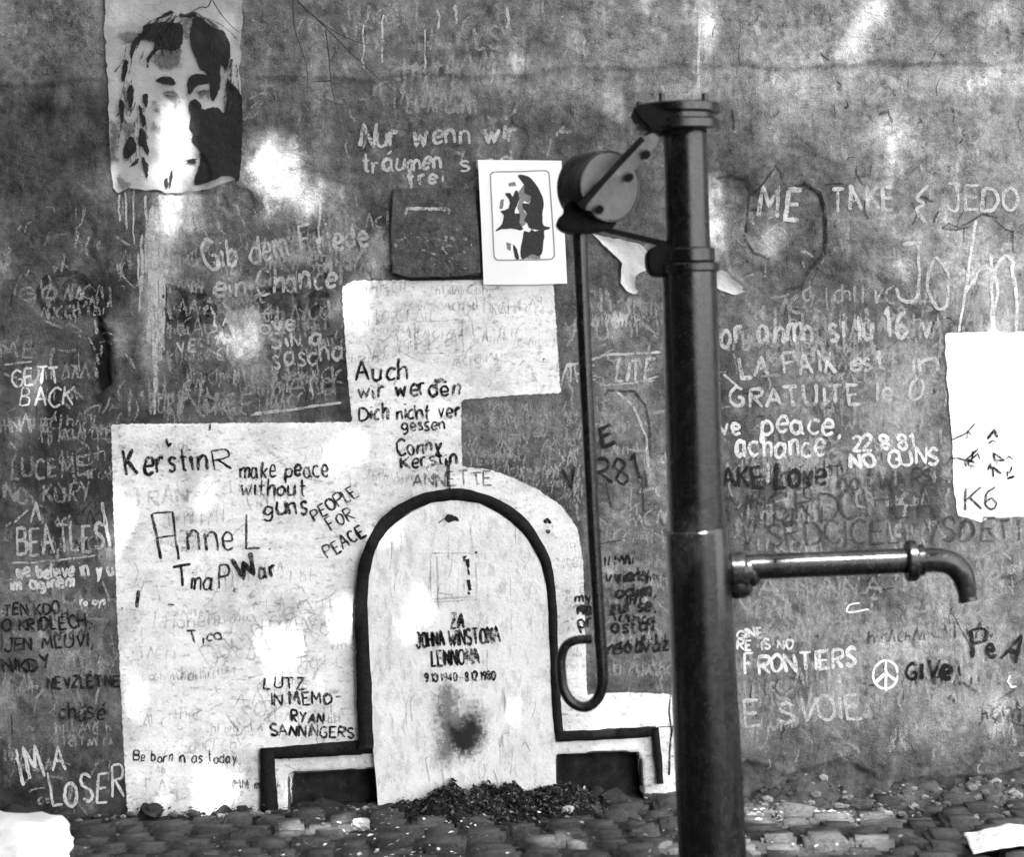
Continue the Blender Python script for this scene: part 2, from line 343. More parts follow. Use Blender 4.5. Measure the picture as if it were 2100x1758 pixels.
def ribbons(name, strokes, m, parent, off=0.0016, Y=None, label=None, wob=0.12, jig=1.1):
    """strokes: list of (points in layout px, width px)"""
    V = []; F = []
    for pts, w in strokes:
        p = [np.array(q, float) for q in pts]
        q = [p[0]]                                            # resample
        for a, b in zip(p[:-1], p[1:]):
            L = np.hypot(*(b - a)); k = max(1, int(L / 4.0))
            for j in range(1, k + 1): q.append(a + (b - a) * j / k)
        q = np.array(q)
        if len(q) < 2: q = np.array([p[0] - (0, w * .4), p[0] + (0, w * .4)])
        if wob > .05 and len(q) > 3:
            kk = np.ones(5) / 5; q = q + np.stack([np.convolve(rng.normal(0, jig, len(q) + 4), kk, 'valid') for _ in (0, 1)], -1)
        t = np.gradient(q, axis=0); n = np.stack([-t[:, 1], t[:, 0]], -1); n /= (np.linalg.norm(n, axis=1)[:, None] + 1e-9)
        ww = w / 2 * (1 + wob * np.sin(np.arange(len(q)) * 0.9 + random.random() * 6) + wob * (rng.random(len(q)) - .5))
        ww = ww * random.uniform(.78, 1.15) * (1 + wob * 1.6 * np.interp(np.arange(len(q)), np.linspace(0, len(q), 5), rng.uniform(-1, 1, 5)))
        ww[0] *= .65; ww[-1] *= .6
        l = q + n * ww[:, None]; r = q - n * ww[:, None]; b = len(V)
        for A in zip(l, r): V += list(A)
        for j in range(len(q) - 1): F.append((b + 2 * j, b + 2 * j + 1, b + 2 * j + 3, b + 2 * j + 2))
    if not F: return
    WV = W(V); ys = -(Hs(WV[:, 0], WV[:, 1]) + off) if Y is None else np.full(len(WV), Y - off)
    o = link(name, mesh_np(name, np.stack([WV[:, 0], ys, WV[:, 1]], -1), F), m, parent)
    if label: o['label'] = label
    return o
def band(name, pts, widths, m, parent, yf, depth=0.02, jit=0.8, label=None):
    """box-section strip in front of the wall: pts in layout px, widths px, yf = front plane"""
    q = []; ws = []
    for (a, b), (wa, wb) in zip(zip(pts[:-1], pts[1:]), zip(widths[:-1], widths[1:])):
        a = np.array(a, float); b = np.array(b, float); k = max(1, int(np.hypot(*(b - a)) / 6))
        for j in range(k): q.append(a + (b - a) * j / k); ws.append(wa + (wb - wa) * j / k)
    q.append(np.array(pts[-1], float)); ws.append(widths[-1]); q = np.array(q); ws = np.array(ws)
    t = np.gradient(q, axis=0); n = np.stack([-t[:, 1], t[:, 0]], -1); n /= np.linalg.norm(n, axis=1)[:, None]
    k = np.ones(5) / 5
    j1 = np.convolve(rng.normal(0, jit * 1.6, len(q) + 4), k, 'valid') + rng.normal(0, jit * .25, len(q)); j2 = np.convolve(rng.normal(0, jit * 1.6, len(q) + 4), k, 'valid') + rng.normal(0, jit * .25, len(q))
    l = W(q + n * (ws / 2 + j1)[:, None]); r = W(q - n * (ws / 2 + j2)[:, None])
    V = []; F = []
    for i in range(len(q)):
        for c, y in ((l[i], yf + depth), (l[i] * .97 + r[i] * .03, yf), (r[i] * .97 + l[i] * .03, yf), (r[i], yf + depth)): V.append((c[0], y, c[1]))
    for i in range(len(q) - 1):
        for s in range(3): F.append((4 * i + s, 4 * i + s + 1, 4 * i + 5 + s, 4 * i + 4 + s))
    F += [(0, 1, 2, 3), (len(V) - 4, len(V) - 1, len(V) - 2, len(V) - 3)]
    o = link(name, mesh_np(name, V, F), m, parent)
    if label: o['label'] = label
    return o
def prism(name, poly, yf, yb, m, parent=None, Y0=0.0, label=None, bev=0.0):
    """solid plate: outline in layout px, mapped on plane Y0"""
    w = W(poly, Y0); bm = bmesh.new(); f = [bm.verts.new((a, yf, b)) for a, b in w]; g = [bm.verts.new((a, yb, b)) for a, b in w]
    bm.faces.new(f); bm.faces.new(g[::-1]); n = len(f)
    for i in range(n): bm.faces.new((f[i], g[i], g[(i + 1) % n], f[(i + 1) % n]))
    bmesh.ops.recalc_face_normals(bm, faces=bm.faces)
    if bev: bmesh.ops.bevel(bm, geom=[e for e in bm.edges if abs(e.verts[0].co.y - yf) < 1e-6 and abs(e.verts[1].co.y - yf) < 1e-6], offset=bev, segments=2, affect='EDGES')
    me = bpy.data.meshes.new(name); bm.to_mesh(me); bm.free(); o = link(name, me, m, parent)
    if label: o['label'] = label
    return o
def wob(pts, a=2.0, step=14, closed=True):
    out = []; pts = [np.array(p, float) for p in pts]; n = len(pts)
    for i in range(n if closed else n - 1):
        p, q = pts[i], pts[(i + 1) % n]; k = max(1, int(np.hypot(*(q - p)) / step))
        for j in range(k): out.append(p + (q - p) * j / k + rng.normal(0, a, 2) * (1 if j else .4))
    return out

# limewash field
cavD = [[(598, 1590), (772, 1580), (776, 1700), (596, 1700)], [(1141, 1552), (1308, 1546), (1320, 1700), (1142, 1700)]]
whiteD = [(228, 870), (470, 868), (722, 866), (712, 760), (704, 640), (702, 590), (722, 576), (900, 574), (1134, 571), (1142, 690), (1150, 806), (1040, 812), (946, 820), (946, 900), (948, 958), (1000, 962), (1040, 975),
          (1095, 1000), (1150, 1035), (1185, 1085), (1196, 1150), (1200, 1290), (1204, 1424), (1290, 1420), (1378, 1424), (1384, 1500), (1390, 1625), (1100, 1640), (700, 1672), (262, 1676), (252, 1500), (240, 1250), (232, 1000)]
patch('limewash_field', whiteD, 0.003, M_white, wall, step=0.01, sub=cavD, label='broad white limewashed field around and above the painted memorial stone')

# ------------------------------------------------------------------ hand lettering (single-stroke glyphs; ~ = curved)
G = {}
for ln in '''A 0,0 .35,1 .7,0|.13,.38 .57,.38
B 0,0 0,1|~0,1 .5,.95 .5,.6 0,.53 .58,.48 .58,.08 0,0
C ~.65,.85 .35,1 .05,.75 .02,.3 .3,0 .65,.12
D 0,0 0,1|~0,1 .45,.9 .65,.5 .45,.1 0,0
E .55,1 0,1 0,0 .58,0|0,.52 .45,.52
F .58,1 0,1 0,0|0,.53 .42,.53
G ~.62,.85 .35,1 .05,.75 .02,.3 .3,0 .62,.12 .62,.45|.62,.45 .38,.45
H 0,0 0,1|.6,0 .6,1|0,.5 .6,.5
I .05,0 .05,1
J ~.5,1 .5,.3 .35,0 .1,.05 0,.25|.2,1 .6,1
K 0,0 0,1|.58,1 0,.42|.15,.55 .62,0
L 0,1 0,0 .5,0
M 0,0 .08,1 .4,.35 .72,1 .8,0
N 0,0 0,1 .6,0 .6,1
O ~.35,1 .05,.75 .05,.25 .35,0 .65,.25 .65,.75 .35,1
P 0,0 0,1|~0,1 .5,.98 .55,.6 0,.5
R 0,0 0,1|~0,1 .5,.98 .52,.62 0,.52|.15,.52 .6,0
S ~.55,.85 .3,1 .05,.85 .1,.6 .45,.42 .55,.2 .3,0 0,.15
T 0,1 .7,1|.35,1 .35,0
U ~0,1 0,.3 .15,.03 .45,.03 .6,.3 .6,1
V 0,1 .33,0 .65,1
W 0,1 .22,0 .45,.65 .65,0 .9,1
X 0,0 .6,1|0,1 .6,0
Y 0,1 .3,.5|.62,1 .2,0
Z 0,1 .55,1 0,0 .58,0
a ~.42,.5 .2,.6 .02,.4 .02,.15 .2,0 .4,.15|.44,.62 .45,.06 .56,-.02
b 0,1 0,0|~0,.45 .25,.6 .45,.4 .42,.12 .2,0 0,.12
c ~.42,.52 .2,.6 .02,.4 .02,.15 .2,0 .42,.08
d .45,1 .45,0|~.44,.45 .2,.6 .02,.4 .02,.15 .2,0 .44,.15
e ~.04,.3 .42,.32 .38,.55 .18,.6 .02,.38 .04,.1 .22,0 .44,.1
f ~.42,.95 .25,1 .15,.8 .15,0|0,.55 .36,.55
g ~.42,.5 .2,.6 .02,.4 .02,.18 .2,.03 .42,.2|~.44,.6 .44,-.1 .25,-.35 0,-.25
h 0,1 0,0|~0,.35 .2,.6 .4,.5 .42,0
i .05,.58 .05,0|.05,.8 .05,.86
j ~.2,.58 .2,-.15 0,-.3|.2,.8 .2,.86
k 0,1 0,0|.38,.6 0,.25|.12,.32 .42,0
l .04,1 .04,0
m 0,.6 0,0|~0,.38 .15,.6 .3,.5 .32,0|~.32,.38 .46,.6 .62,.5 .64,0
n 0,.6 0,0|~0,.38 .2,.6 .4,.5 .42,0
o ~.22,.6 .02,.42 .02,.15 .22,0 .44,.15 .44,.42 .22,.6
p 0,.6 0,-.4|~0,.45 .25,.6 .45,.4 .42,.12 .2,0 0,.12
q ~.42,.5 .2,.6 .02,.4 .02,.15 .2,0 .4,.15|.43,.6 .43,-.35
r 0,.6 0,0|~0,.35 .15,.58 .36,.56
s ~.36,.5 .2,.6 .04,.5 .1,.35 .3,.25 .34,.1 .18,0 0,.08
t .18,.95 .18,.1 .32,0|0,.6 .38,.6
u ~0,.6 0,.15 .15,0 .35,.05 .42,.2|.43,.6 .44,0
v 0,.6 .22,0 .44,.6
w 0,.6 .15,0 .32,.45 .48,0 .66,.6
x 0,0 .4,.6|0,.6 .4,0
y 0,.6 .22,.05|.45,.6 .1,-.35
z 0,.6 .4,.6 0,0 .42,0
0 ~.28,1 .04,.75 .04,.25 .28,0 .52,.25 .52,.75 .28,1
1 0,.75 .2,1 .2,0
2 ~0,.8 .2,1 .48,.85 .4,.5 0,0|0,0 .52,0
3 ~0,.9 .3,1 .48,.8 .2,.52 .5,.3 .3,0 0,.1
4 .38,0 .38,1 0,.3 .55,.3
6 ~.45,.95 .12,.7 .04,.25 .28,0 .5,.22 .3,.48 .05,.3
8 ~.26,.52 .04,.75 .26,1 .48,.75 .26,.52 .02,.25 .26,0 .5,.25 .26,.52
9 ~.48,.6 .25,.48 .04,.72 .26,1 .48,.8 .45,.3 .2,0
. .04,.0 .08,.04
, .1,.1 .02,-.15
' .06,1 .02,.75
- 0,.4 .35,.4
& ~.6,0 .1,.75 .3,1 .45,.8 .05,.3 .2,0 .6,.4
( ~.4,1.1 .1,.7 .3,.5 .1,.3 .35,-.1'''.split('\n'):
    k, d = ln[0], ln[2:]
    st = []
    for q in d.split('|'):
        cur = q.startswith('~'); p = [tuple(map(float, c.split(','))) for c in q.lstrip('~').split(' ')]
        st.append(smooth(p, 4) if cur else [np.array(c) for c in p])
    G[k] = (st, max(c[0] for s_ in st for c in s_))
G['y'] = (G['y'][0], .45); G['j'] = (G['j'][0], .2)
ACC = {'Í': ('I', 0), 'É': ('E', 1), 'í': ('i', 0), 'á': ('a', 1), 'é': ('e', 1), 'Ř': ('R', 2), 'ä': ('a', 3)}
def text(s, x0, y0, x1, y1, h, jit=.07, slant=0.0, gap=.22):
    """strokes in layout px: baseline from (x0,y0) to (x1,y1)"""
    adv = 0; items = []
    for ch in s:
        if ch == ' ': adv += .55; continue
        base, ac = ACC.get(ch, (ch, 0)); items.append((base, ac, adv)); adv += G[base][1] + gap
    adv -= gap; L = math.hypot(x1 - x0, y1 - y0); sx = L / adv; ux, uy = (x1 - x0) / L, (y1 - y0) / L
    out = []
    for base, ac, a in items:
        dx, dy, rs, hs, sh = random.gauss(0, jit * .4), random.gauss(0, jit * .7), random.gauss(0, jit * .8), 1 + random.gauss(0, jit), slant + random.gauss(0, jit * 1.2)
        st = list(G[base][0])
        if ac: st.append([np.array((.25, 1.15 if base.isupper() else .8)), np.array((.45, 1.4 if base.isupper() else 1.0))])
        for q in st:
            pp = []
            for c in q:
                u = c[0] * (1 + rs) + dx + a; v = c[1] * hs + dy
                X = u * sx + v * h * sh; Y = v * h
                j = random.gauss(0, h * jit * .12)
                pp.append((x0 + ux * X + uy * Y + j, y0 + uy * X - ux * Y + j * .5))
            out.append(pp)
    return out
# (name, label, material, [ (text, x0,y0,x1,y1,height,width,slant) ... ])
WR = [
 ('two small chalk letters eb', chalk3, [('eb', 45, 618, 118, 612, 44, 6, 0)]),
 ('faded chalk letters ME', chalk3, [('ME', 5, 735, 68, 733, 32, 5, 0)]),
 ('chalk words GET BACK', chalk, [('GETT', 26, 792, 122, 786, 33, 5, 0), ('BACK', 42, 832, 150, 832, 38, 4.5, 0)]),
 ('faded chalk letters HNTE', chalk3, [('HNTE', 2, 888, 100, 886, 30, 4.5, 0)]),
 ('faded chalk words LUCEME INO KURY', chalk3, [("LUCEME'", 22, 982, 188, 974, 40, 6, 0), ('INO, KURY', 4, 1032, 184, 1028, 38, 5.5, 0)]),
 ('large underlined chalk band name in capitals', chalk2, [('BEATLES', 36, 1140, 214, 1126, 58, 6, .02)]),
 ('small chalk lines beginning we believe in you', chalk, [('we believe in y u', 34, 1186, 232, 1180, 30, 6, 0), ('im aginem', 22, 1212, 152, 1204, 26, 6, 0), ('ro oys', 164, 1242, 216, 1240, 17, 4, 0)]),
 ('black handwritten Czech verse of six lines', ink2, [('TEN KDO', 8, 1264, 122, 1258, 24, 5, 0), ('O KŘÍDLECH,', 6, 1297, 184, 1288, 26, 5.5, 0), ('JEN MLUVÍ,', 8, 1336, 190, 1326, 27, 5, 0), ('NIKDY', 10, 1384, 104, 1372, 28, 5.5, 0), ('NEVZLÉTNE', 98, 1414, 246, 1408, 23, 5.5, 0), ('chusé', 120, 1476, 214, 1476, 34, 4.5, 0)]),
 ("large chalk words I'M A LOSER", chalk, [("I'M", 44, 1602, 92, 1594, 66, 6, -.02), ('A', 106, 1580, 134, 1578, 52, 6, 0), ('LOSER', 108, 1652, 252, 1640, 60, 6, 0)]),
 ('chalk letters LSY and AM near the top', chalk3, [('LSY', 978, 100, 1050, 96, 48, 7, 0), ('AM.', 940, 152, 1050, 150, 40, 7, 0)]),
 ('chalk words Nur wenn wir traumen frei', chalk2, [('Nur wenn wir', 738, 300, 1058, 288, 46, 7, .05), ('träumen', 744, 352, 904, 346, 38, 6, 0), ('frei', 836, 378, 908, 374, 32, 6, 0), ('sind', 946, 350, 1052, 340, 34, 5, 0)]),
 ('chalk words Gib dem Frieden ein Chance', chalk2, [('Gib dem Friede', 424, 552, 756, 502, 56, 6.5, 0), ('ein', 440, 608, 502, 606, 44, 7, 0), ('Chance', 526, 604, 688, 590, 50, 6.5, 0)]),
 ('small chalk letters VE', chalk2, [('VE', 366, 722, 402, 720, 22, 4.5, 0)]),
 ('chalk names Love Silvia Sascha', chalk2, [('Love', 504, 686, 606, 676, 34, 6, 0), ('Silvia', 558, 716, 662, 706, 36, 6, 0), ('sascha', 562, 754, 704, 740, 44, 5.5, 0)]),
 ('looping chalk signature above a long underline', chalk3, [('Vuef', 300, 850, 370, 846, 70, 5, .2), ('Nuee herd', 370, 852, 690, 806, 62, 6, .25)]),
 ('chalk words ME TAKE', chalk2, [('ME', 1556, 445, 1640, 450, 62, 9, 0), ('TAKE', 1706, 432, 1834, 430, 52, 7, 0)]),
 ('faint chalk letters JEDO', chalk2, [('(', 1872, 452, 1900, 450, 54, 8, 0), ('JEDO', 1942, 432, 2086, 430, 50, 7, 0)]),
 ('largest chalk letters h n at the right edge', chalk, [('h', 1966, 672, 2030, 684, 205, 6, -.02), ('n', 2036, 686, 2088, 686, 250, 7, -.02)]),
 ('largest chalk letters J o at the right edge', chalk2, [('J', 1836, 632, 1890, 628, 118, 8, 0), ('o', 1912, 640, 1954, 640, 170, 7, 0), ]),
 ('faded chalk line above LA PAIX', chalk2, [('or ahmo si lu 16 v', 1482, 706, 1908, 690, 56, 7.5, 0)]),
 ('chalk words LA PAIX est in GRATUITE', chalk2, [('LA PAIX est', 1520, 776, 1812, 758, 40, 7, 0), ('in', 1870, 762, 1930, 760, 44, 7, 0), ('GRATUITE le O', 1498, 836, 1892, 822, 40, 7, 0)]),
 ('white chalk words give peace a chance', chalk, [('ve', 1478, 892, 1520, 890, 36, 6, 0), ('peace,', 1562, 892, 1722, 890, 48, 7, 0), ('achance', 1510, 936, 1688, 934, 50, 7, 0)]),
 ('white chalk date above NO GUNS', chalk, [('22.8.81', 1746, 926, 1874, 918, 30, 6.5, 0), ('NO GUNS', 1746, 960, 1924, 950, 31, 7, 0)]),
 ('small grey chalk word between peace and the paper', chalk3, [('wrnst', 1730, 882, 1850, 876, 26, 5, 0)]),
 ('black words AKE Love not WARS', ink2, [('AKE', 1484, 1000, 1566, 996, 42, 6.5, 0), ('Love', 1588, 1002, 1696, 998, 56, 8, .05)]),
 ('faded black words not WARS', ink3, [('not', 1722, 1004, 1784, 1000, 40, 6, 0), ('WARS', 1806, 1006, 1916, 996, 36, 6, 0)]),
 ('tall thin dark letters in two long rows', ink3, [('IV SRDCIHLA', 1490, 1072, 1920, 1058, 62, 5.5, -.02), ('V SRDCICELI VSDETI', 1516, 1120, 2090, 1108, 46, 5.5, -.02)]),
 ('faint chalk letters under the spout', chalk3, [('A NANA MEN KI', 1556, 1224, 2074, 1214, 34, 6, 0)]),
 ('white painted words IMAGINE THERE IS NO FRONTIERS', chalk, [('GINE', 1512, 1312, 1566, 1306, 20, 5, 0), ('RE', 1512, 1334, 1542, 1333, 19, 5, 0), ('IS NO', 1562, 1333, 1626, 1331, 19, 5, 0), ('FRONTIERS', 1528, 1384, 1756, 1370, 36, 6.5, 0)]),
 ('black word GIVE beside the peace sign', ink1, [('G', 1858, 1392, 1878, 1392, 34, 8, 0), ('I', 1889, 1392, 1890, 1392, 30, 8, 0), ('V', 1900, 1392, 1922, 1392, 36, 8, 0), ('e', 1930, 1392, 1950, 1392, 46, 9, 0)]),
 ('black letters i PeA slanting at the right edge', ink2, [('i', 1964, 1386, 1968, 1386, 40, 5, 0), ('P', 1996, 1346, 2024, 1342, 60, 9, .1), ('e', 2028, 1348, 2044, 1346, 40, 8, 0), ('A', 2050, 1352, 2084, 1362, 62, 8, 0)]),
 ('faint white letters E SVOME low on the wall', chalk2, [('E SVOIE', 1530, 1488, 1766, 1474, 50, 7.5, 0)]),
 ('faint chalk word YOU between handle rod and pump', chalk3, [('VOU', 1162, 700, 1250, 694, 40, 6, 0), ('IN', 1290, 690, 1350, 688, 34, 6, 0)]),
 ('chalk words THE LIFE between handle rod and pump', chalk2, [('THE', 1160, 786, 1222, 782, 34, 5, 0), ('LITE', 1262, 784, 1340, 780, 42, 6, .12)]),
 ('black letters V R 81 between handle rod and pump', ink2, [('V', 1158, 1004, 1184, 1000, 40, 7, 0), ('R81', 1226, 1000, 1312, 984, 50, 7.5, 0), ('E', 1238, 916, 1262, 906, 40, 9, .2)]),
 ('dense black lines beside the handle loop', ink2, [('viaty', 1262, 1196, 1332, 1188, 28, 6, .1), ('odim,', 1262, 1226, 1345, 1222, 28, 7, .1), ('nas zul se,', 1184, 1262, 1344, 1252, 28, 6, .05), ('ostat', 1256, 1300, 1346, 1292, 30, 6, .1), ('neodvaz', 1246, 1342, 1372, 1334, 30, 6.5, .1)]),
 ('small black letters left of the handle loop', ink2, [('my', 1180, 1234, 1212, 1232, 22, 5, 0), ('ia', 1184, 1258, 1208, 1256, 18, 5, 0), ('pr', 1188, 1288, 1214, 1284, 30, 5, 0)]),
 ('faint chalk letters above the handle loop', chalk3, [('TITI', 1250, 1318, 1312, 1314, 26, 5, 0), ('OLY', 1316, 1320, 1362, 1312, 30, 5, 0)]),
 ('black marker words Auch wir werden Dich nicht vergessen', ink1, [('Auch', 730, 782, 832, 778, 40, 6, .02), ('wir werden', 736, 818, 942, 808, 36, 5.5, 0), ('Dich nicht ver', 738, 862, 944, 856, 32, 5.5, .02), ('gessen', 826, 884, 912, 880, 26, 4.5, 0)]),
 ('black marker names Conny and Kerstin', ink1, [('Conny', 816, 934, 904, 926, 30, 5.5, 0), ('Kerstin', 822, 960, 936, 952, 28, 6, 0)]),
 ('grey name ANNETTE above the arch', ink3, [('ANNETTE', 846, 1000, 1008, 994, 28, 4.5, 0)]),
 ('bold marker name Kerstin R at the top left of the limewash', ink1, [('Kerstin', 262, 974, 424, 962, 54, 6.5, 0), ('R', 438, 962, 474, 958, 42, 4.5, 0)]),
 ('marker words make peace without guns', ink1, [('make peace', 492, 982, 674, 978, 38, 5, 0), ('without', 494, 1018, 626, 1014, 34, 5, .05), ('guns', 542, 1058, 632, 1056, 40, 5, 0)]),
 ('slanting marker words PEOPLE FOR PEACE', ink2, [('PEOPLE', 646, 1068, 738, 1016, 25, 4.2, -.05), ('FOR', 682, 1090, 728, 1064, 26, 4, 0)]),
 ('slanting marker word PEACE', ink1, [('PEACE', 672, 1144, 752, 1098, 26, 5, -.05)]),
 ('tall thin marker name Anne L', ink2, [('nn', 386, 1132, 444, 1128, 64, 6, 0), ('e', 460, 1128, 484, 1128, 58, 4, 0), ('L.', 506, 1128, 552, 1126, 70, 5, -.02)]),
 ('marker name Tina P', ink1, [('T', 358, 1206, 392, 1200, 42, 5.5, 0), ('ina', 390, 1208, 434, 1210, 40, 5, 0), ('P,', 450, 1208, 482, 1206, 38, 5, 0)]),
 ('bold black word War', ink1, [('W', 492, 1188, 530, 1176, 46, 11, 0), ('ar', 534, 1188, 566, 1184, 36, 6.5, 0)]),
 ('faded pencil word TRANK', pen, [('TRAN', 272, 1036, 384, 1030, 30, 5, 0)]),
 ('small black word Tico', ink2, [('Tico', 390, 1320, 456, 1316, 26, 4.5, 0)]),
 ('marker name LUTZ', ink1, [('LUTZ', 542, 1412, 626, 1414, 24, 5, 0)]),
 ('marker words IN MEMORYAN SANNINGERS', ink1, [('IN MEMO', 556, 1448, 680, 1444, 26, 5, 0), ('-', 690, 1440, 702, 1439, 26, 5, 0), ('RYAN', 598, 1480, 664, 1484, 22, 5, 0), ('SANNINGERS', 556, 1508, 726, 1514, 22, 4.8, 0)]),
 ('thin small words Be born in as today', ink2, [('Be born in as today', 274, 1562, 486, 1566, 22, 3.4, 0)]),
 ('tiny letters MM beside the left plinth band', ink3, [('IMM m', 476, 1616, 534, 1618, 18, 3.6, 0)]),
]
for lab, m, rows in WR:
    S = []
    for r in rows:
        S += [(p, r[6]) for p in text(r[0], *r[1:6], slant=r[7])]
    ribbons('chalk_writing' if m.name.find('chalk') >= 0 else 'marker_writing', S, m, wall, off=0.0045 if m.name.find('mark') >= 0 or m is pen else 0.0016, label=lab)
ribbons('marker_writing', [([(312, 1054), (322, 1100), (331, 1146)], 5.5), ([(312, 1054), (356, 1050)], 4), ([(355, 1050), (360, 1100), (368, 1148)], 5.5), ([(322, 1102), (360, 1098)], 4)], ink1, wall, .0045, label='tall square capital letter A of the name Anne')
ring = lambda x, y, rx, ry, a0=0, a1=360, k=28: [(x + rx * math.cos(math.radians(a0 + (a1 - a0) * i / k)), y - ry * math.sin(math.radians(a0 + (a1 - a0) * i / k))) for i in range(k + 1)]
ribbons('peace_sign', [(ring(1816, 1384, 25, 29), 6), ([(1817, 1356), (1817, 1418)], 6.5), ([(1817, 1380), (1796, 1400)], 6), ([(1817, 1380), (1838, 1398)], 6)], chalk4, wall, label='bright white peace sign')
ribbons('bright_scratch', [(smooth([(1764, 1238), (1745, 1240), (1736, 1252), (1744, 1256), (1782, 1251)]), 3.4), ([(2070, 1386), (2066, 1398), (2074, 1410), (2084, 1408)], 4)], chalk4, wall)
ribbons('underline', [([(26, 1156), (110, 1150), (196, 1140)], 4), ([(512, 852), (600, 840), (700, 826)], 4.5), ([(520, 850), (575, 842)], 6), ([(10, 748), (66, 742)], 4), ([(1164, 752), (1240, 728), (1355, 722)], 5), ([(1164, 745), (1150, 790)], 4), ([(1240, 790), (1300, 786), (1350, 772)], 4),
   ([(836, 428), (922, 430)], 9), ([(836, 428), (834, 440)], 5), ([(1262, 800), (1300, 835), (1325, 900), (1330, 960)], 6), ([(1484, 768), (1520, 800)], 5), ([(30, 1072), (58, 1044)], 5), ([(64, 1072), (74, 1030), (84, 1068)], 5), ([(210, 1030), (216, 1070), (226, 1120)], 6)], chalk2, wall)
ribbons('dark_outline', [([(1240, 812), (1246, 802), (1300, 802), (1322, 830), (1332, 880), (1334, 940)], 6), ([(1322, 965), (1326, 1000)], 6), ([(1468, 366), (1500, 360), (1528, 370), (1538, 395), (1534, 440), (1528, 490), (1545, 518), (1580, 532)], 6),
   ([(1540, 400), (1560, 384), (1590, 340), (1600, 352), (1602, 372)], 5), ([(1610, 388), (1650, 378), (1680, 396), (1692, 430), (1692, 520), (1660, 552), (1645, 585), (1600, 600)], 7), ([(1242, 990), (1252, 1040)], 5), ([(1316, 975), (1320, 1050)], 5), ([(1222, 1116), (1272, 1108)], 4),
   ([(1955, 1260), (1975, 1300), (2000, 1340)], 4), ([(1975, 1400), (2002, 1420)], 6), ([(1944, 1428), (1960, 1440)], 9), ([(1930, 468), (1945, 458), (1965, 466), (1985, 458), (2010, 440), (2045, 446)], 4), ([(1930, 468), (1960, 472), (1990, 464)], 4), ([(1802, 234), (1820, 228), (1830, 250)], 6), ([(2040, 450), (2060, 470), (2078, 478)], 4)], ink3, wall)
ribbons('stray_mark', [([(283, 1212), (281, 1246)], 8), ([(342, 900), (346, 916), (352, 908)], 7), ([(432, 870), (430, 884)], 7), ([(1116, 1072), (1122, 1066), (1130, 1074)], 8), ([(1120, 1088), (1128, 1092)], 10), ([(895, 784), (905, 778), (916, 784)], 9), ([(420, 934), (424, 938)], 9), ([(1114, 736), (1116, 738)], 10), ([(250, 1246), (252, 1250)], 5), ([(345, 1240), (358, 1242)], 5)], ink1, wall, .0045)
ribbons('arch_top_mark', [([(920, 944), (920, 970), (921, 1018)], 8)], ink1, wall, .03)
# pencil frame and faint pencil scribble on the limewash
ribbons('pencil_frame', [([(851, 660), (948, 656), (951, 722), (852, 726), (851, 660)], 3.5), ([(944, 722), (952, 720)], 5)], pen, wall, .0045, label='faint pencilled rectangle on the upper limewash')
S = []
for k in range(34):
    x, y = random.uniform(400, 680), random.uniform(1230, 1520); a = random.uniform(-1.2, .2); L = random.uniform(15, 60)
    S.append((smooth([(x, y), (x + L * .4 * math.cos(a) + random.gauss(0, 8), y + L * .4 * math.sin(a) + random.gauss(0, 8)), (x + L * math.cos(a), y + L * math.sin(a))], 4), random.uniform(2.5, 4.5)))
for r in [('Doknd', 432, 1372, 540, 1302, 50), ('Bourka', 560, 1352, 682, 1300, 44), ('luda', 486, 1500, 590, 1440, 46), ('sen', 560, 1290, 640, 1250, 40), ('Hohe', 340, 1290, 420, 1288, 34)]:
    S += [(p, 4) for p in text(*r)]
ribbons('pencil_scribble', S, pen, wall, .0045, label='faint tangled pencil scribbles in the middle of the limewash')
# layers of illegible older scratches
def scratch(n, x0, x1, y0, y1, m, w0, w1, off=.0014, vert=.5):
    S = []
    for k in range(n):
        x, y = random.uniform(x0, x1), random.uniform(y0, y1); L = random.uniform(10, 46)
        a = random.gauss(PI / 2, .25) if random.random() < vert else random.uniform(0, PI)
        S.append((smooth([(x, y), (x + L * .5 * math.cos(a) + random.gauss(0, 4), y + L * .5 * math.sin(a) + random.gauss(0, 3)), (x + L * math.cos(a), y + L * math.sin(a))], 3), random.uniform(w0, w1)))
    return tag(ribbons('old_scratches', S, m, wall, off), kind='stuff')
scratch(170, 0, 240, 420, 1660, chalk3, 2.5, 6); scratch(160, 240, 720, 400, 860, chalk3, 2.5, 6, vert=.7); scratch(110, 500, 1200, 20, 560, chalk3, 2.5, 7)
scratch(120, 950, 1200, 830, 1040, chalk3, 2, 5, vert=.8); scratch(90, 1160, 1370, 600, 1420, chalk3, 3, 6); scratch(280, 1470, 2110, 380, 1560, chalk3, 3, 8)
scratch(120, 1470, 2110, 20, 1560, ink3, 2, 5); scratch(70, 0, 700, 420, 1600, ink3, 2, 6)
scratch(60, 240, 720, 880, 1640, pen, 2, 4, .0045); scratch(40, 740, 1150, 600, 800, pen, 2, 5, .0045, 0.1)
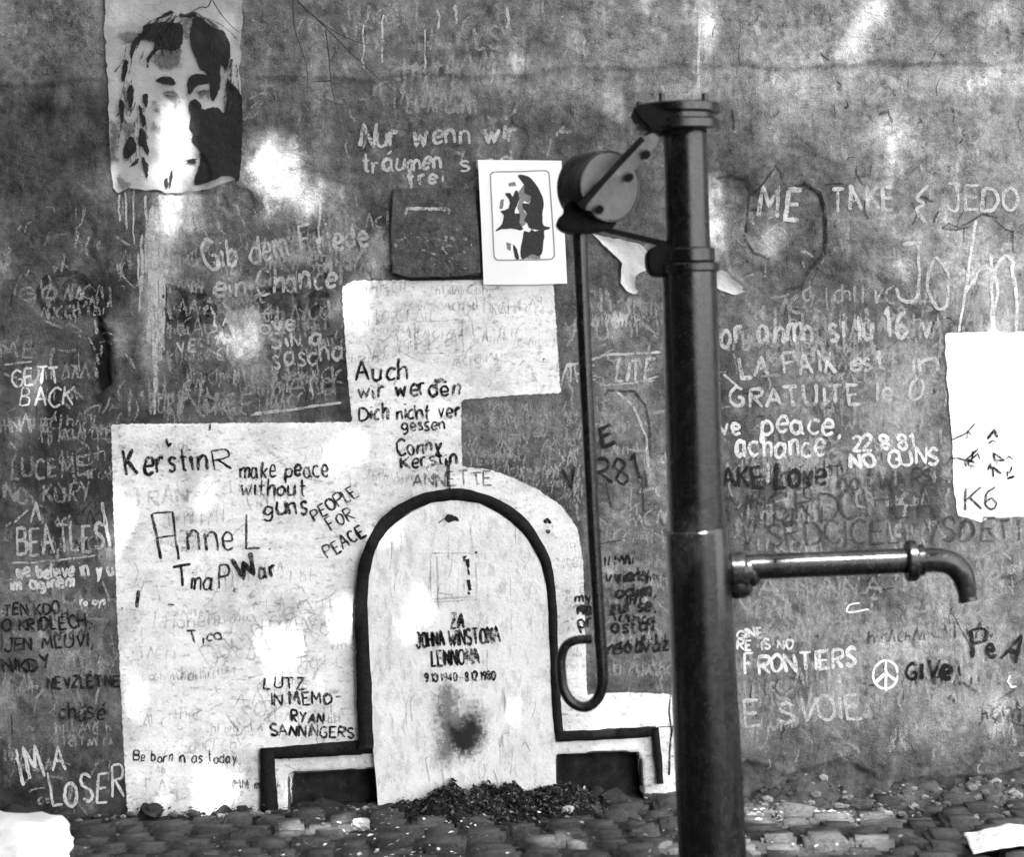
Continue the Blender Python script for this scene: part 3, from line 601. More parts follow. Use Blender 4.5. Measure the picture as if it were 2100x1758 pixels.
# rows of unreadable, half-erased writing
def rows(n, x0, x1, y0, y1, m, h0, h1, w0, w1, off=.0015):
    S = []
    for k in range(n):
        h = random.uniform(h0, h1); x, y = random.uniform(x0, x1 - h * 2), random.uniform(y0, y1); a = random.gauss(-.03, .04)
        for j in range(random.randint(3, 10)):
            if x > x1: break
            q = random.random(); w = random.uniform(w0, w1); hh = h * random.uniform(.6, 1)
            if q < .42: st = [[(x, y - hh), (x + random.gauss(0, 2), y)]]
            elif q < .62: st = [[(x, y), (x + hh * .3, y - hh), (x + hh * .55, y)]]
            elif q < .82: st = [smooth([(x + hh * .4, y - hh * .9), (x, y - hh * .6), (x + hh * .05, y - hh * .1), (x + hh * .45, y)], 3)]
            else: st = [[(x, y), (x, y - hh)], smooth([(x, y - hh * .5), (x + hh * .4, y - hh * .6), (x + hh * .45, y)], 3)]
            S += [(p, w) for p in st]; x += hh * random.uniform(.45, .9); y += a * hh
    return tag(ribbons('worn_writing', S, m, wall, off), kind='stuff')
rows(34, 0, 230, 600, 1660, chalk3, 18, 40, 3, 6); rows(7, 0, 230, 900, 1500, ink3, 16, 30, 3, 6); rows(34, 240, 700, 540, 862, chalk3, 18, 44, 3, 6)
rows(44, 952, 1196, 838, 1030, chalk3, 10, 22, 2, 4); rows(26, 1160, 1370, 600, 1400, chalk3, 18, 40, 3, 6); rows(7, 1240, 1372, 1130, 1345, ink2, 14, 26, 4, 6)
rows(60, 1470, 2100, 600, 1180, chalk3, 22, 50, 4, 8); rows(6, 1480, 1935, 960, 1150, ink3, 26, 54, 4, 6); rows(46, 1500, 2100, 1180, 1540, chalk3, 20, 44, 4, 8); rows(5, 1720, 2100, 1260, 1500, ink3, 20, 40, 3, 5)
rows(14, 640, 1200, 30, 240, chalk3, 24, 46, 5, 8); rows(20, 500, 800, 440, 560, chalk3, 20, 40, 4, 6)
rows(42, 245, 720, 900, 1640, pen, 14, 40, 2, 4, .0045); rows(22, 715, 1140, 600, 800, pen, 12, 34, 2, 4, .0045); rows(10, 1150, 1195, 1120, 1400, pen, 10, 20, 2, 3, .0045); rows(10, 740, 930, 880, 1000, pen, 10, 20, 2, 3, .0045)
ghost = stroke_mat('ghost_paint', 0.022, 0.55, 0.3, op=.8, scale=60)
ribbons('faded_dark_letters', [(ring(135, 604, 54, 44), 17), (ring(156, 598, 24, 24), 13), ([(190, 640), (205, 630), (212, 680)], 16), ([(336, 588), (334, 648)], 14), (smooth([(336, 588), (372, 596), (380, 626), (366, 650), (336, 650)]), 14), ([(392, 592), (416, 606), (404, 610)], 18), ([(410, 626), (436, 632), (432, 656), (410, 654)], 18),
   ([(452, 644), (470, 692)], 16), (ring(575, 625, 40, 34), 14), ([(640, 600), (640, 660)], 13), ([(640, 602), (676, 606)], 12), ([(640, 630), (668, 632)], 12)], ghost, wall, .0013, label='row of large faded dark painted letters at mid height on the left')
# long drips of paste and paint below the portrait
S = []
for x, y0, y1, w in [(300, 400, 560, 6), (306, 430, 700, 8), (314, 420, 760, 7), (322, 500, 800, 6), (330, 400, 740, 9), (336, 560, 720, 5), (318, 700, 850, 5), (292, 480, 600, 5), (286, 520, 640, 4), (350, 400, 500, 7), (364, 410, 480, 7), (258, 395, 470, 4), (246, 400, 455, 4), (275, 390, 500, 4), (380, 395, 470, 5),
                    (318, 800, 850, 4), (1432, 20, 180, 5), (745, 50, 140, 4), (785, 30, 130, 4), (900, 20, 60, 5), (935, 10, 50, 5), (1040, 15, 60, 6), (870, 60, 150, 4), (1010, 130, 170, 4), (845, 330, 480, 5), (640, 760, 820, 4), (1575, 950, 990, 5), (655, 400, 520, 4)]:
    S.append(([(x + random.gauss(0, 1.5), y0 + (y1 - y0) * t / 5) for t in range(6)], w))
ribbons('paint_drip', S, chalk2, wall, label='long pale drips running down below the large portrait poster')

# ------------------------------------------------------------------ painted memorial stone
YS = -0.030
stele = empty('memorial_stone', P(950, 1640) * (1, 0, 1)); tag(stele, 'white arched memorial stone with black rim and stepped black plinth lines', 'memorial')
rim = [(752, 1532), (750, 1470), (748, 1400), (744, 1320), (742, 1235), (746, 1180), (755, 1136), (768, 1106), (786, 1078), (804, 1062), (838, 1038), (880, 1021), (936, 1013), (985, 1021), (1028, 1041), (1052, 1056), (1080, 1083), (1096, 1106), (1118, 1150), (1128, 1195), (1132, 1230), (1135, 1305), (1139, 1400), (1143, 1470), (1149, 1512)]
rw = [32, 31, 31, 29, 27, 25.5, 25, 25, 26, 26, 25, 24, 23, 23, 24, 24.5, 24, 23, 21, 19, 18.5, 18, 19, 20, 21]
panel = [(778, 1672), (773, 1600), (767, 1540), (764, 1430), (759, 1330), (755, 1235), (758, 1185), (767, 1140), (779, 1110), (797, 1086), (815, 1070), (846, 1048), (886, 1030), (936, 1023), (982, 1031), (1018, 1049), (1043, 1066), (1070, 1090), (1086, 1112), (1108, 1153), (1119, 1197), (1123, 1232), (1126, 1305), (1131, 1400), (1134, 1457), (1138, 1518), (1139, 1560), (1141, 1650)]
prism('arched_panel', panel, YS, 0.02, M_stele, stele)
band('black_rim', smooth(rim, 3), list(np.interp(np.linspace(0, len(rim) - 1, (len(rim) - 1) * 3 + 1), range(len(rim)), rw)), M_black, stele, YS - 0.002, 0.04, 1.0)
band('black_plinth_line', [(764, 1531), (700, 1535), (620, 1540), (549, 1545)], [29, 29, 26, 24], M_black, stele, -0.018, 0.03, 0.9)
band('black_plinth_line', [(549, 1534), (550, 1600), (554, 1668)], [30, 32, 38], M_black, stele, -0.020, 0.03, 0.9)
band('black_plinth_line', [(1140, 1510), (1200, 1508), (1280, 1503), (1345, 1500)], [21, 21, 21, 20], M_black, stele, -0.018, 0.03, 0.7)
band('black_plinth_line', [(1343, 1492), (1349, 1550), (1353, 1606)], [14, 16, 14], M_black, stele, -0.020, 0.03, 0.7)
ST = []
for t_, a, b, c, d, h, w in [(t0, a0, b0, c0, d0, h0 * 1.04, w0 * 1.22) for t0, a0, b0, c0, d0, h0, w0 in [('ZA', 926, 1286, 952, 1286, 29, 5.6), ('JOHNA', 856, 1327, 912, 1322, 30, 5.0), ('WINSTONA', 922, 1323, 1026, 1315, 31, 5.0), ('LENNONA', 887, 1364, 984, 1358, 30, 5.2), ('9.10.1940', 872, 1396, 938, 1394, 17, 3.4), ('-', 942, 1394, 950, 1394, 17, 3), ('8.12.1980', 955, 1394, 1016, 1391, 17, 3.4)]]:
    ST += [(p, w) for p in text(t_, a, b, c, d, h, jit=.012, gap=.2)]
ribbons('memorial_lettering', ST, sten, stele, 0.0012, Y=YS, jig=.4, label='worn black condensed capitals and dates in four centred lines')
ribbons('picture_frame_trace', [([(884, 1134), (960, 1132), (976, 1134), (978, 1228), (884, 1232), (884, 1134)], 3), ([(897, 1140), (900, 1215), (930, 1219)], 4), ([(886, 1227), (976, 1222)], 5)], pen, stele, 0.001, Y=YS)
tag(patch('black_fleck', [[(947, 1137), (958, 1138), (952, 1150)], [(953, 1146), (963, 1144), (963, 1176), (960, 1176), (957, 1158)], [(956, 1187), (964, 1187), (967, 1208), (962, 1210)], [(960, 1213), (966, 1213), (963, 1220)], [(890, 1132), (896, 1132), (893, 1136)], [(974, 1130), (980, 1130), (977, 1134)]], 0.0012, M_ink, stele, 0.003, 0.008, Y=YS), kind='stuff')
patch('leaf_mark', [(910, 1064), (916, 1055), (928, 1053), (938, 1060), (943, 1070), (932, 1067), (922, 1070)], 0.0012, M_ink, stele, 0.003, 0.008, Y=YS); ribbons('leaf_mark', [([(899, 1072), (912, 1062)], 3)], ink1, stele, 0.0012, Y=YS)
patch('soot_stain', [[(905, 1420), (920, 1405), (934, 1420), (932, 1450), (950, 1478), (975, 1450), (985, 1465), (986, 1500), (975, 1530), (950, 1542), (935, 1530), (918, 1560), (904, 1545), (906, 1500), (900, 1460)]], 0.001, paint_mat('soot_haze', 0.20, 1.0, 0.055, edge=0.045), stele, 0.006, 0.07, Y=YS)
patch('soot_stain', [[(922, 1484), (944, 1492), (960, 1470), (976, 1476), (984, 1505), (970, 1530), (948, 1538), (930, 1520)]], 0.002, paint_mat('soot_core', 0.018, 0.6, 0.034, edge=0.026), stele, 0.004, 0.04, Y=YS, label='black scorched hollow low on the stone')
S = []
for k in range(46):
    x, y = random.uniform(775, 1115), random.uniform(1060, 1600); S.append((smooth([(x, y), (x + random.gauss(0, 5), y + random.uniform(8, 40)), (x + random.gauss(0, 6), y + random.uniform(40, 60))], 3), random.uniform(1.5, 3.5)))
S += [(smooth([(1026, 1530), (1030, 1505), (1045, 1498)]), 4), (smooth([(1068, 1528), (1078, 1520), (1086, 1540)]), 3.5), (smooth([(896, 1500), (900, 1530), (905, 1560), (912, 1620)]), 4)]
tag(ribbons('hairline_scratches', S, pen, stele, 0.001, Y=YS), kind='stuff')
ribbons('broken_edge_line', [([(1375, 1425), (1372, 1460), (1378, 1510)], 3), ([(1350, 1492), (1378, 1490)], 2.5), ([(1380, 1488), (1374, 1530), (1372, 1590)], 4)], ink2, stele, 0.0045)

# ------------------------------------------------------------------ portrait poster, notice papers, scraps
pc = lambda L: [(221 + x * .243, y * .243) for x, y in L]
poster = empty('portrait_poster', P(360, 390)); tag(poster, 'large torn poster with a high-contrast long-haired face, upper left of the wall', 'poster')
pout = wob([(217, -60), (498, -60), (497, 60), (492, 150), (497, 230), (496, 320), (492, 366), (470, 372), (440, 384), (400, 392), (344, 396), (322, 388), (300, 392), (262, 384), (242, 396), (232, 386), (226, 300), (222, 170), (214, 60)], 1.6, 12)
patch('paper_sheet', [pout], 0.006, M_poster, poster, 0.007, curl=lambda A, B, sd: 0.002 * np.exp(-np.maximum(sd, 0) / 0.02) * np.maximum(0, fbm(A, B, 9, 55, 2)))
PR = [[(305, 215), (420, 190), (520, 190), (625, 205), (640, 300), (632, 385), (565, 430), (475, 415), (410, 440), (360, 500), (338, 575), (338, 490), (398, 405), (395, 360), (330, 335), (275, 350), (235, 420), (205, 500), (190, 450), (215, 350), (262, 292), (300, 262)],
      [(735, 140), (820, 178), (900, 232), (975, 262), (1025, 340), (1042, 440), (1022, 540), (1003, 605), (965, 540), (950, 610), (955, 700), (905, 850), (870, 810), (865, 690), (835, 610), (790, 590), (752, 500), (722, 420), (700, 330), (704, 240)],
      [(688, 665), (735, 625), (805, 622), (862, 660), (850, 700), (765, 720), (722, 765), (692, 800), (676, 740)], [(415, 680), (460, 650), (540, 655), (572, 690), (568, 716), (460, 706)],
      [(712, 850), (745, 838), (800, 890), (800, 918), (930, 908), (985, 950), (1008, 800), (1010, 655), (1060, 715), (1112, 770), (1136, 880), (1140, 1150), (1126, 1400), (1106, 1528), (1040, 1480), (960, 1490), (900, 1520), (738, 1560), (752, 1450), (782, 1370), (775, 1250), (732, 1215), (712, 1170), (724, 1130), (690, 1045), (706, 960), (690, 905)],
      [(200, 715), (218, 760), (206, 950), (178, 880), (172, 780)], [(108, 840), (145, 880), (142, 1000), (122, 1040), (104, 920)], [(268, 870), (300, 960), (328, 1020), (306, 1075), (278, 990)], [(302, 803), (342, 803), (334, 912), (310, 880)],
      [(205, 1150), (248, 1230), (232, 1285), (150, 1345), (138, 1275), (165, 1190)], [(275, 1088), (322, 1110), (334, 1190), (356, 1290), (338, 1316), (300, 1240), (268, 1210)], [(290, 1318), (346, 1400), (338, 1505), (310, 1440)], [(188, 1405), (262, 1338), (250, 1385), (200, 1415)],
      [(138, 515), (178, 530), (140, 680), (118, 655)], [(606, 118), (660, 120), (740, 100), (760, 130), (700, 150), (620, 142)], [(425, 150), (530, 92), (560, 110), (440, 160)], [(520, 1500), (545, 1425), (552, 1480), (530, 1585)], [(655, 1362), (738, 1340), (738, 1382)], [(300, 225), (380, 195), (330, 240)], [(480, 1340 + 180), (512, 1510), (505, 1580), (485, 1570)]]
patch('portrait_print', [pc(p) for p in PR], 0.0112, M_ink, poster, 0.0035, 0.014, closed_smooth=3)
PG_ = [[(110, 280), (260, 275), (230, 350), (150, 360)], [(35, 1030), (88, 1040), (80, 1350), (38, 1350)], [(440, 430), (620, 420), (600, 560), (450, 570), (410, 520)], [(480, 780), (560, 770), (602, 830), (590, 900), (560, 840), (490, 800)], [(120, 1050), (200, 1030), (230, 1110), (160, 1150)], [(390, 1050), (430, 1060), (425, 1100), (395, 1090)], [(645, 160), (690, 160), (680, 320), (650, 300)], [(770, 770), (850, 760), (850, 800), (780, 810)], [(100, 1470), (180, 1560), (130, 1590), (90, 1540)], [(400, 860), (430, 900), (440, 940), (410, 920)]]
patch('halftone_print', [pc(p) for p in PG_], 0.0100, M_inkg, poster, 0.005, 0.022)
S = []
def strand(x, y, a, L, bend, w):
    p = [(x, y)]
    for k in range(5): a += bend / 5; x += L / 5 * math.cos(a); y += L / 5 * math.sin(a); p.append((x, y))
    S.append((smooth(pc(p), 3), w))
for k in range(46):                                             # fringe and crown strands falling from the parting
    if k % 2: strand(random.uniform(420, 640), random.uniform(110, 260), PI - random.uniform(.2, .9), random.uniform(120, 330), -random.uniform(.6, 1.5), random.uniform(1.6, 4))
    else: strand(random.uniform(700, 800), random.uniform(110, 200), random.uniform(.1, .7), random.uniform(160, 380), random.uniform(.7, 1.4), random.uniform(1.6, 4))
for k in range(34): strand(random.uniform(110, 340), random.uniform(380, 1250), PI / 2 + random.gauss(0, .12), random.uniform(60, 260), random.gauss(0, .3), random.uniform(1.2, 3.6))
for k in range(18): strand(random.uniform(980, 1120), random.uniform(420, 900), PI / 2 + random.gauss(0, .1), random.uniform(80, 260), random.gauss(.1, .2), random.uniform(1.5, 4))
for L_ in ([(410, 690), (460, 655), (540, 655)], [(470, 790), (520, 770), (575, 790), (600, 830)], [(480, 800), (530, 815), (580, 810)], [(770, 790), (810, 765), (860, 790)], [(700, 850), (690, 920), (720, 960)], [(640, 1370), (690, 1350), (760, 1345)], [(690, 1140), (740, 1150)]): S.append((smooth(pc(L_), 4), random.uniform(2, 3.6)))
ribbons('hair_strands', S, stroke_mat('print_strand', .03, .7, .22, op=.85), poster, 0.0124, wob=.35)
tag(bpy.data.objects['hair_strands'], kind='stuff')

card = empty('portrait_card', P(1078, 583)); tag(card, 'small bright white card printed with a framed dark portrait, beside the pump wheel', 'poster')
cc = lambda L: [(957.6 + x * .1676, 309.4 + y * .1676) for x, y in L]
prism('card_sheet', cc([(135, 115), (700, 118), (1155, 125), (1190, 900), (1225, 1625), (700, 1640), (205, 1640), (170, 800)]), -0.016, -0.012, M_card, card)
fr = []
for (a, b) in [((350, 262), (930, 248)), ((1000, 300), (1072, 1250)), ((1020, 1330), (390, 1340)), ((335, 1280), (288, 330))]: fr.append((a, b))
rr = smooth(cc([(350, 262), (640, 258), (930, 246), (985, 262), (1006, 320), (1040, 790), (1068, 1240), (1052, 1305), (1000, 1330), (700, 1336), (400, 1340), (350, 1315), (330, 1250), (310, 790), (288, 340), (300, 285)]), 4, True)
ribbons('printed_frame', [(rr + [rr[0]], 3.4)], stroke_mat('frame_ink', 0.30, 1.0, op=.95), card, 0.0006, Y=-0.016, wob=.02)
CP_ = [[(622, 305), (700, 300), (790, 345), (860, 440), (920, 560), (940, 660), (925, 760), (925, 880), (950, 925), (1010, 935), (1000, 965), (880, 972), (760, 945), (735, 880), (700, 850), (735, 780), (690, 720), (680, 640), (760, 650), (780, 560), (700, 520), (700, 420), (650, 350)],
       [(465, 530), (530, 520), (560, 570), (590, 490), (620, 500), (640, 600), (590, 720), (590, 770), (650, 780), (640, 880), (690, 960), (630, 975), (560, 955), (430, 960), (352, 988), (360, 965), (430, 900), (450, 790), (408, 745), (510, 705), (520, 600)],
       [(700, 985), (760, 1000), (790, 960), (830, 990), (942, 975), (930, 1150), (915, 1270), (860, 1290), (800, 1265), (680, 1325), (655, 1240), (680, 1080)], [(560, 1150), (600, 1180), (640, 1320), (590, 1310)]]
patch('card_print', [cc(p) for p in CP_], 0.0008, paint_mat('card_ink', 0.035, 0.9, 0.003, rough=.8, fine=.9), card, 0.003, 0.008, Y=-0.016, closed_smooth=2)
CQ = [[(700, 420), (780, 470), (800, 560), (760, 640), (690, 620), (690, 720), (740, 800), (720, 900), (640, 960), (600, 880), (650, 780), (620, 700), (640, 600), (620, 520)], [(500, 400), (590, 380), (600, 430), (520, 440)], [(480, 1120), (540, 1140), (530, 1230), (490, 1200)], [(660, 1250), (800, 1270), (900, 1260), (900, 1320), (680, 1325)], [(410, 600), (450, 600), (440, 720), (400, 700)]]
patch('card_halftone', [cc(p) for p in CQ], 0.0005, paint_mat('card_grey', 0.20, 1.2, 0.006, rough=.8), card, 0.003, 0.008, Y=-0.016)

notice = empty('blank_notice_paper', P(2040, 1060)); tag(notice, 'tall bright paper with scribbles, pasted at the right edge of the wall', 'paper')
patch('paper_sheet', [wob([(1937, 683), (2100, 680), (2200, 678), (2204, 1050), (2100, 1060), (2060, 1062), (2030, 1060), (2012, 1072), (1996, 1066), (1964, 1058), (1956, 1000), (1952, 900), (1944, 800), (1940, 740)], 1.0, 14)], 0.004, M_paper, notice, 0.008)
S = [(p, 5) for p in text('K6', 1978, 1050, 2046, 1046, 48)]
ribbons('marker_letters', S, ink2, notice, 0.0065, label='grey marker letters K6')
S = [([(1950, 902), (1975, 892), (2000, 868)], 2.5), ([(1950, 940), (1962, 938), (1978, 944), (1996, 930), (2006, 920)], 3.5)]
for k in range(16):
    x, y = random.uniform(1970, 2080), random.uniform(895, 985); S.append(([(x, y), (x + random.uniform(-6, 16), y - random.uniform(4, 26)), (x + random.uniform(0, 20), y - random.uniform(0, 12))], random.uniform(2.5, 5)))
tag(ribbons('pen_scribble', S, ink1, notice, 0.0065), kind='stuff')

for k, (lab, poly) in enumerate([('ragged pale paper remnant between the handle rod and the pump column', [(1212, 477), (1240, 486), (1276, 493), (1310, 500), (1326, 515), (1342, 520), (1334, 545), (1318, 558), (1303, 568), (1302, 590), (1310, 600), (1300, 604), (1284, 596), (1272, 580), (1274, 556), (1276, 540), (1258, 522), (1236, 502)]),
                                 ('small pale paper remnant just right of the pump collar', [(1440, 552), (1472, 552), (1490, 558), (1500, 572), (1524, 588), (1520, 594), (1530, 598), (1500, 604), (1470, 592), (1440, 585)])]):
    o = patch('paper_remnant', [wob(poly, 1.0, 9)], 0.006, M_scrap, None, 0.005, curl=lambda A, B, sd: 0.006 * np.exp(-np.maximum(sd, 0) / 0.012))
    tag(o, lab, 'paper scrap', 'torn paper remnants on the wall')

plate = empty('metal_hatch', P(890, 574)); tag(plate, 'square rusty metal hatch set in the wall above the limewash', 'hatch')
prism('hatch_plate', wob([(806, 388), (880, 384), (972, 388), (980, 450), (986, 560), (950, 566), (840, 570), (804, 560), (800, 480)], 1.0, 16), -0.016, 0.0, plain_mat('rusted_sheet', 0.085, 1.2, 0.9, 26, 0.006, spec=.1, fine=90), plate, bev=0.003)
prism('bottom_gap_shade', [(838, 567), (960, 563), (986, 566), (984, 573), (840, 576)], -0.012, 0, M_black, plate)  # black strip painted in for the shadow along the lower edge
prism('side_gap_shade', [(978, 390), (990, 392), (992, 560), (985, 562)], -0.010, 0, M_black, plate)  # black strip standing for the shadow down the right side
ribbons('chalk_bar', [([(836, 428), (922, 430)], 8), ([(835, 428), (832, 442)], 5), ([(922, 430), (920, 440)], 5)], chalk2, plate, 0.0008, Y=-0.016)
tag(ribbons('lime_flecks', [([(x, y), (x + random.uniform(2, 9), y + random.uniform(-3, 6))], random.uniform(3, 8)) for x, y in [(random.gauss(895, 38), random.gauss(510, 28)) for k in range(46)] if 806 < x < 968 and 440 < y < 560], chalk3, plate, 0.0008, Y=-0.016), kind='stuff')

# ------------------------------------------------------------------ hanging twig
def tube_mesh(pts, rad, n=10, cap=True):
    p = np.array(pts, float); r = np.broadcast_to(np.array(rad, float), (len(p),)); t = np.gradient(p, axis=0); t /= np.linalg.norm(t, axis=1)[:, None]
    u = np.cross(t[0], [0.31, 0.9, 0.12]); u /= np.linalg.norm(u); V = []; F = []
    for i in range(len(p)):
        u = u - t[i] * np.dot(u, t[i]); u /= np.linalg.norm(u); v = np.cross(t[i], u)
        for k in range(n): a = 2 * PI * k / n; V.append(p[i] + r[i] * (math.cos(a) * u + math.sin(a) * v))
    for i in range(len(p) - 1):
        for k in range(n): F.append((i * n + k, i * n + (k + 1) % n, (i + 1) * n + (k + 1) % n, (i + 1) * n + k))
    if cap:
        for i, s in ((0, -1), (len(p) - 1, 1)):
            c = len(V); V.append(p[i]); 
            for k in range(n): F.append((i * n + k, i * n + (k + 1) % n, c, c) if s < 0 else (i * n + (k + 1) % n, i * n + k, c, c))
    return V, F
def tri_mesh(name, V, F):
    me = bpy.data.meshes.new(name); me.from_pydata([tuple(v) for v in V], [], [tuple(dict.fromkeys(f)) for f in F]); me.update(); return me
def tube(name, pts, rad, m, parent=None, n=10, smooth_=True, label=None):
    o = link(name, tri_mesh(name, *tube_mesh(pts, rad, n)), m, parent, smooth_)
    if smooth_:
        bm = bmesh.new(); bm.from_mesh(o.data); bmesh.ops.recalc_face_normals(bm, faces=bm.faces)
        for e in bm.edges:
            if len(e.link_faces) == 2 and e.calc_face_angle(0) > 0.33: e.smooth = False
        bm.to_mesh(o.data); bm.free()
    if label: o['label'] = label
    return o
M_bark = plain_mat('twig_bark', 0.04, 0.5, 0.9, 60, 0.002)
tw = empty('bare_twig', P(612, -40, -.12)); tag(tw, 'thin bare twig hanging down the wall at the top of the picture', 'twig')
twl = [[(560, -560, -.05), (585, -200, -.10), (606, -20, -.12), (622, 12, -.12), (652, 40, -.12), (690, 78, -.12), (730, 118, -.11), (765, 150, -.10), (810, 190, -.09), (826, 212, -.09)], [(640, 28, -.12), (680, 60, -.11), (730, 84, -.10), (760, 92, -.10)], [(668, 60, -.12), (674, 110, -.11), (680, 175, -.10), (694, 235, -.09), (696, 262, -.09)],
       [(678, 165, -.10), (640, 167, -.09)], [(681, 172, -.10), (708, 168, -.09)], [(600, -10, -.12), (605, 60, -.1), (628, 130, -.1), (630, 180, -.09)]]
for i, L in enumerate(twl):
    pts = [P(x, y, Y) for x, y, Y in L]; tube('stem' if i == 0 else 'side_shoot', smooth(pts, 4), np.linspace(.0032 if i == 0 else .0020, .0008, (len(pts) - 1) * 4 + 1 if len(pts) > 2 else len(pts)), M_bark, tw, 6)
tw2 = empty('bare_twig', P(430, -20, -.12)); tag(tw2, 'short forked twig crossing the top edge of the portrait poster', 'twig')
tube('stem', smooth([P(470, -500, -.05), P(450, -120, -.1), P(432, 2, -.12), (P(410, 14, -.12)), P(385, 28, -.12), P(366, 36, -.12)], 4), np.linspace(.003, .0008, 21), M_bark, tw2, 6)
tube('side_shoot', smooth([P(436, 0, -.12), P(452, 26, -.12), P(474, 52, -.12), P(492, 66, -.12)], 4), np.linspace(.0018, .0008, 13), M_bark, tw2, 6)

# ------------------------------------------------------------------ hand water pump
YP = -1.06; K = 1 / 850.0
ax = lambda y: 1404 + (y - 250) * 25 / 840.0 if y < 1090 else 1429.5 + (y - 1090) * 31.5 / 655.0
PP = lambda x, y, dy=0.0: P(x, y, YP + dy)
pump = empty('water_pump', (PP(ax(1840), 1840)[0], YP, -0.03)); tag(pump, 'tall black cast-iron hand water pump with long hooked handle rod and side spout', 'water pump')
def lathe(name, y0y, m, parent, dx=0, dy=0, n=40, label=None):
    """stack of (y px, radius m) along the leaning column axis"""
    pts = [PP(ax(y) + dx, y, dy) for y, r in y0y]; return tube(name, pts, [r for y, r in y0y], m, parent, n, label=label)
ybot = 1850
c1 = lathe('column_sleeve', [(1086, .066), (1087, .0745), (1090, .0768), (1300, .0785), (1500, .081), (1745, .0825), (ybot, .083)], M_iron, pump)
lathe('lower_column', [(545, .0655), (560, .0665), (800, .067), (1000, .068), (1088, .068)], M_iron, pump)
lathe('collar_ring', [(508, .053), (510, .061), (513, .0635), (536, .0635), (539, .060), (541, .072), (544, .0745), (556, .0745), (559, .071), (560, .06)], M_iron, pump)
lathe('upper_column', [(255, .0525), (380, .0525), (512, .0535)], M_iron, pump)
lathe('top_flange', [(247, .05), (248, .097), (251, .102), (267, .102), (271, .097), (272, .06), (280, .055)], M_iron, pump, dx=-13)
fl = lathe('cover_plate', [(213, .03), (215, .099), (218, .105), (233, .105), (236, .101), (237, .092), (248, .092)], M_iron, pump, dx=-15)
for x, dy in ((1357, -.072), (1445, -.065)):
    b = tube('stud_bolt', [PP(x, 219, dy), PP(x, 191, dy)], .0075, M_iron, pump, 10); tube('nut', [PP(x, 217, dy), PP(x, 208, dy)], .013, M_iron, b, 6)
tube('stud_bolt', [PP(1311, 222, -.02), PP(1311, 208, -.02)], .008, M_iron, pump, 8)
def slab(name, poly, y0, y1, m, parent, bev=.003, label=None): return prism(name, poly, YP + y0, YP + y1, m, parent, YP, label, bev)
slab('flange_lug', smooth([(1297, 230), (1302, 250), (1316, 264), (1331, 277), (1352, 272), (1378, 264), (1384, 240), (1340, 226)], 3, True), -.095, .03, M_cast, pump, .006)
slab('collar_lug', smooth([(1330, 512), (1372, 500), (1392, 512), (1392, 558), (1350, 568), (1332, 562), (1324, 540)], 3, True), -.035, .035, M_cast, pump, .006)
slab('bracket_web', [(1222, 462), (1378, 498), (1378, 510), (1220, 470)], -.02, .02, M_cast, pump, .001)
tube('bracket_strut', [PP(1218, 465, -.012), PP(1290, 482, -.012), PP(1378, 504, -.012)], [.0045, .006, .008], M_iron, pump, 10)
# drum: axis turned 30 degrees to the right of the lens
fc = PP(1250, 383, -.055); a_ = np.array([math.sin(math.radians(30)), -math.cos(math.radians(30)), -0.05]); a_ /= np.linalg.norm(a_)
dr = tube('wheel_drum', [fc - a_ * .128, fc - a_ * .126, fc - a_ * .116, fc - a_ * .10, fc - a_ * .02, fc - a_ * .005, fc], [.035, .060, .076, .086, .088, .086, .082], M_iron, pump, 48)
tube('wheel_face', [fc - a_ * .004, fc + a_ * .001, fc + a_ * .0015], [.080, .080, .077], M_grey, dr, 48)
rimp = [fc + .0825 * (math.cos(t) * np.cross(a_, [0, 0, 1]) / np.linalg.norm(np.cross(a_, [0, 0, 1])) + math.sin(t) * np.array([0, 0, 1.])) for t in np.linspace(0, 2 * PI, 49)]
tube('rim_lip', rimp, .0032, M_iron, dr, 8)
# diagonal bar with bolts
bar = slab('lever_bar', [(1322, 286), (1334, 282), (1346, 292), (1340, 306), (1300, 352), (1240, 424), (1216, 440), (1198, 436), (1200, 420), (1246, 366)], -.102, -.090, M_bar, pump, .002)
tube('bar_edge_shade', [PP(1318, 284, -.098), PP(1282, 322, -.098), PP(1240, 368, -.098), (PP(1190, 424, -.098))], [.008, .0085, .008, .010], M_cast, pump, 10)  # dark rod stands in for the shaded upper edge of the bar
for x, y, dy in ((1326, 316, -.105), (1291, 363, -.105), (1230, 429, -.105)):
    b = tube('bolt', [PP(x, y, dy + .02), PP(x, y, dy - .012)], .0105, M_cast, pump, 6); tube('washer', [PP(x, y, dy + .012), PP(x, y, dy - .002)], .0145, M_bar, b, 16)
slab('handle_fork', smooth([(1160, 420), (1190, 436), (1230, 448), (1262, 458), (1250, 470), (1222, 478), (1186, 480), (1158, 478), (1141, 466), (1143, 452), (1154, 440)], 3, True), -.06, .02, M_cast, pump, .006)
hp = smooth([PP(1188, 462), PP(1192, 560), PP(1200, 740), PP(1208, 900), PP(1217, 1080), PP(1227, 1250), PP(1235, 1370), PP(1234, 1410), PP(1222, 1438), PP(1199, 1451), PP(1172, 1440), PP(1156, 1414), PP(1151, 1380), PP(1151, 1350), PP(1160, 1326), PP(1180, 1314), PP(1214, 1311)], 5)
nr = len(hp); tube('handle_rod', hp, [np.interp(i / (nr - 1), [0, .33, .43, .5, 1], [.0178, .0150, .0142, .0130, .0112]) for i in range(nr)], M_iron, pump, 16)
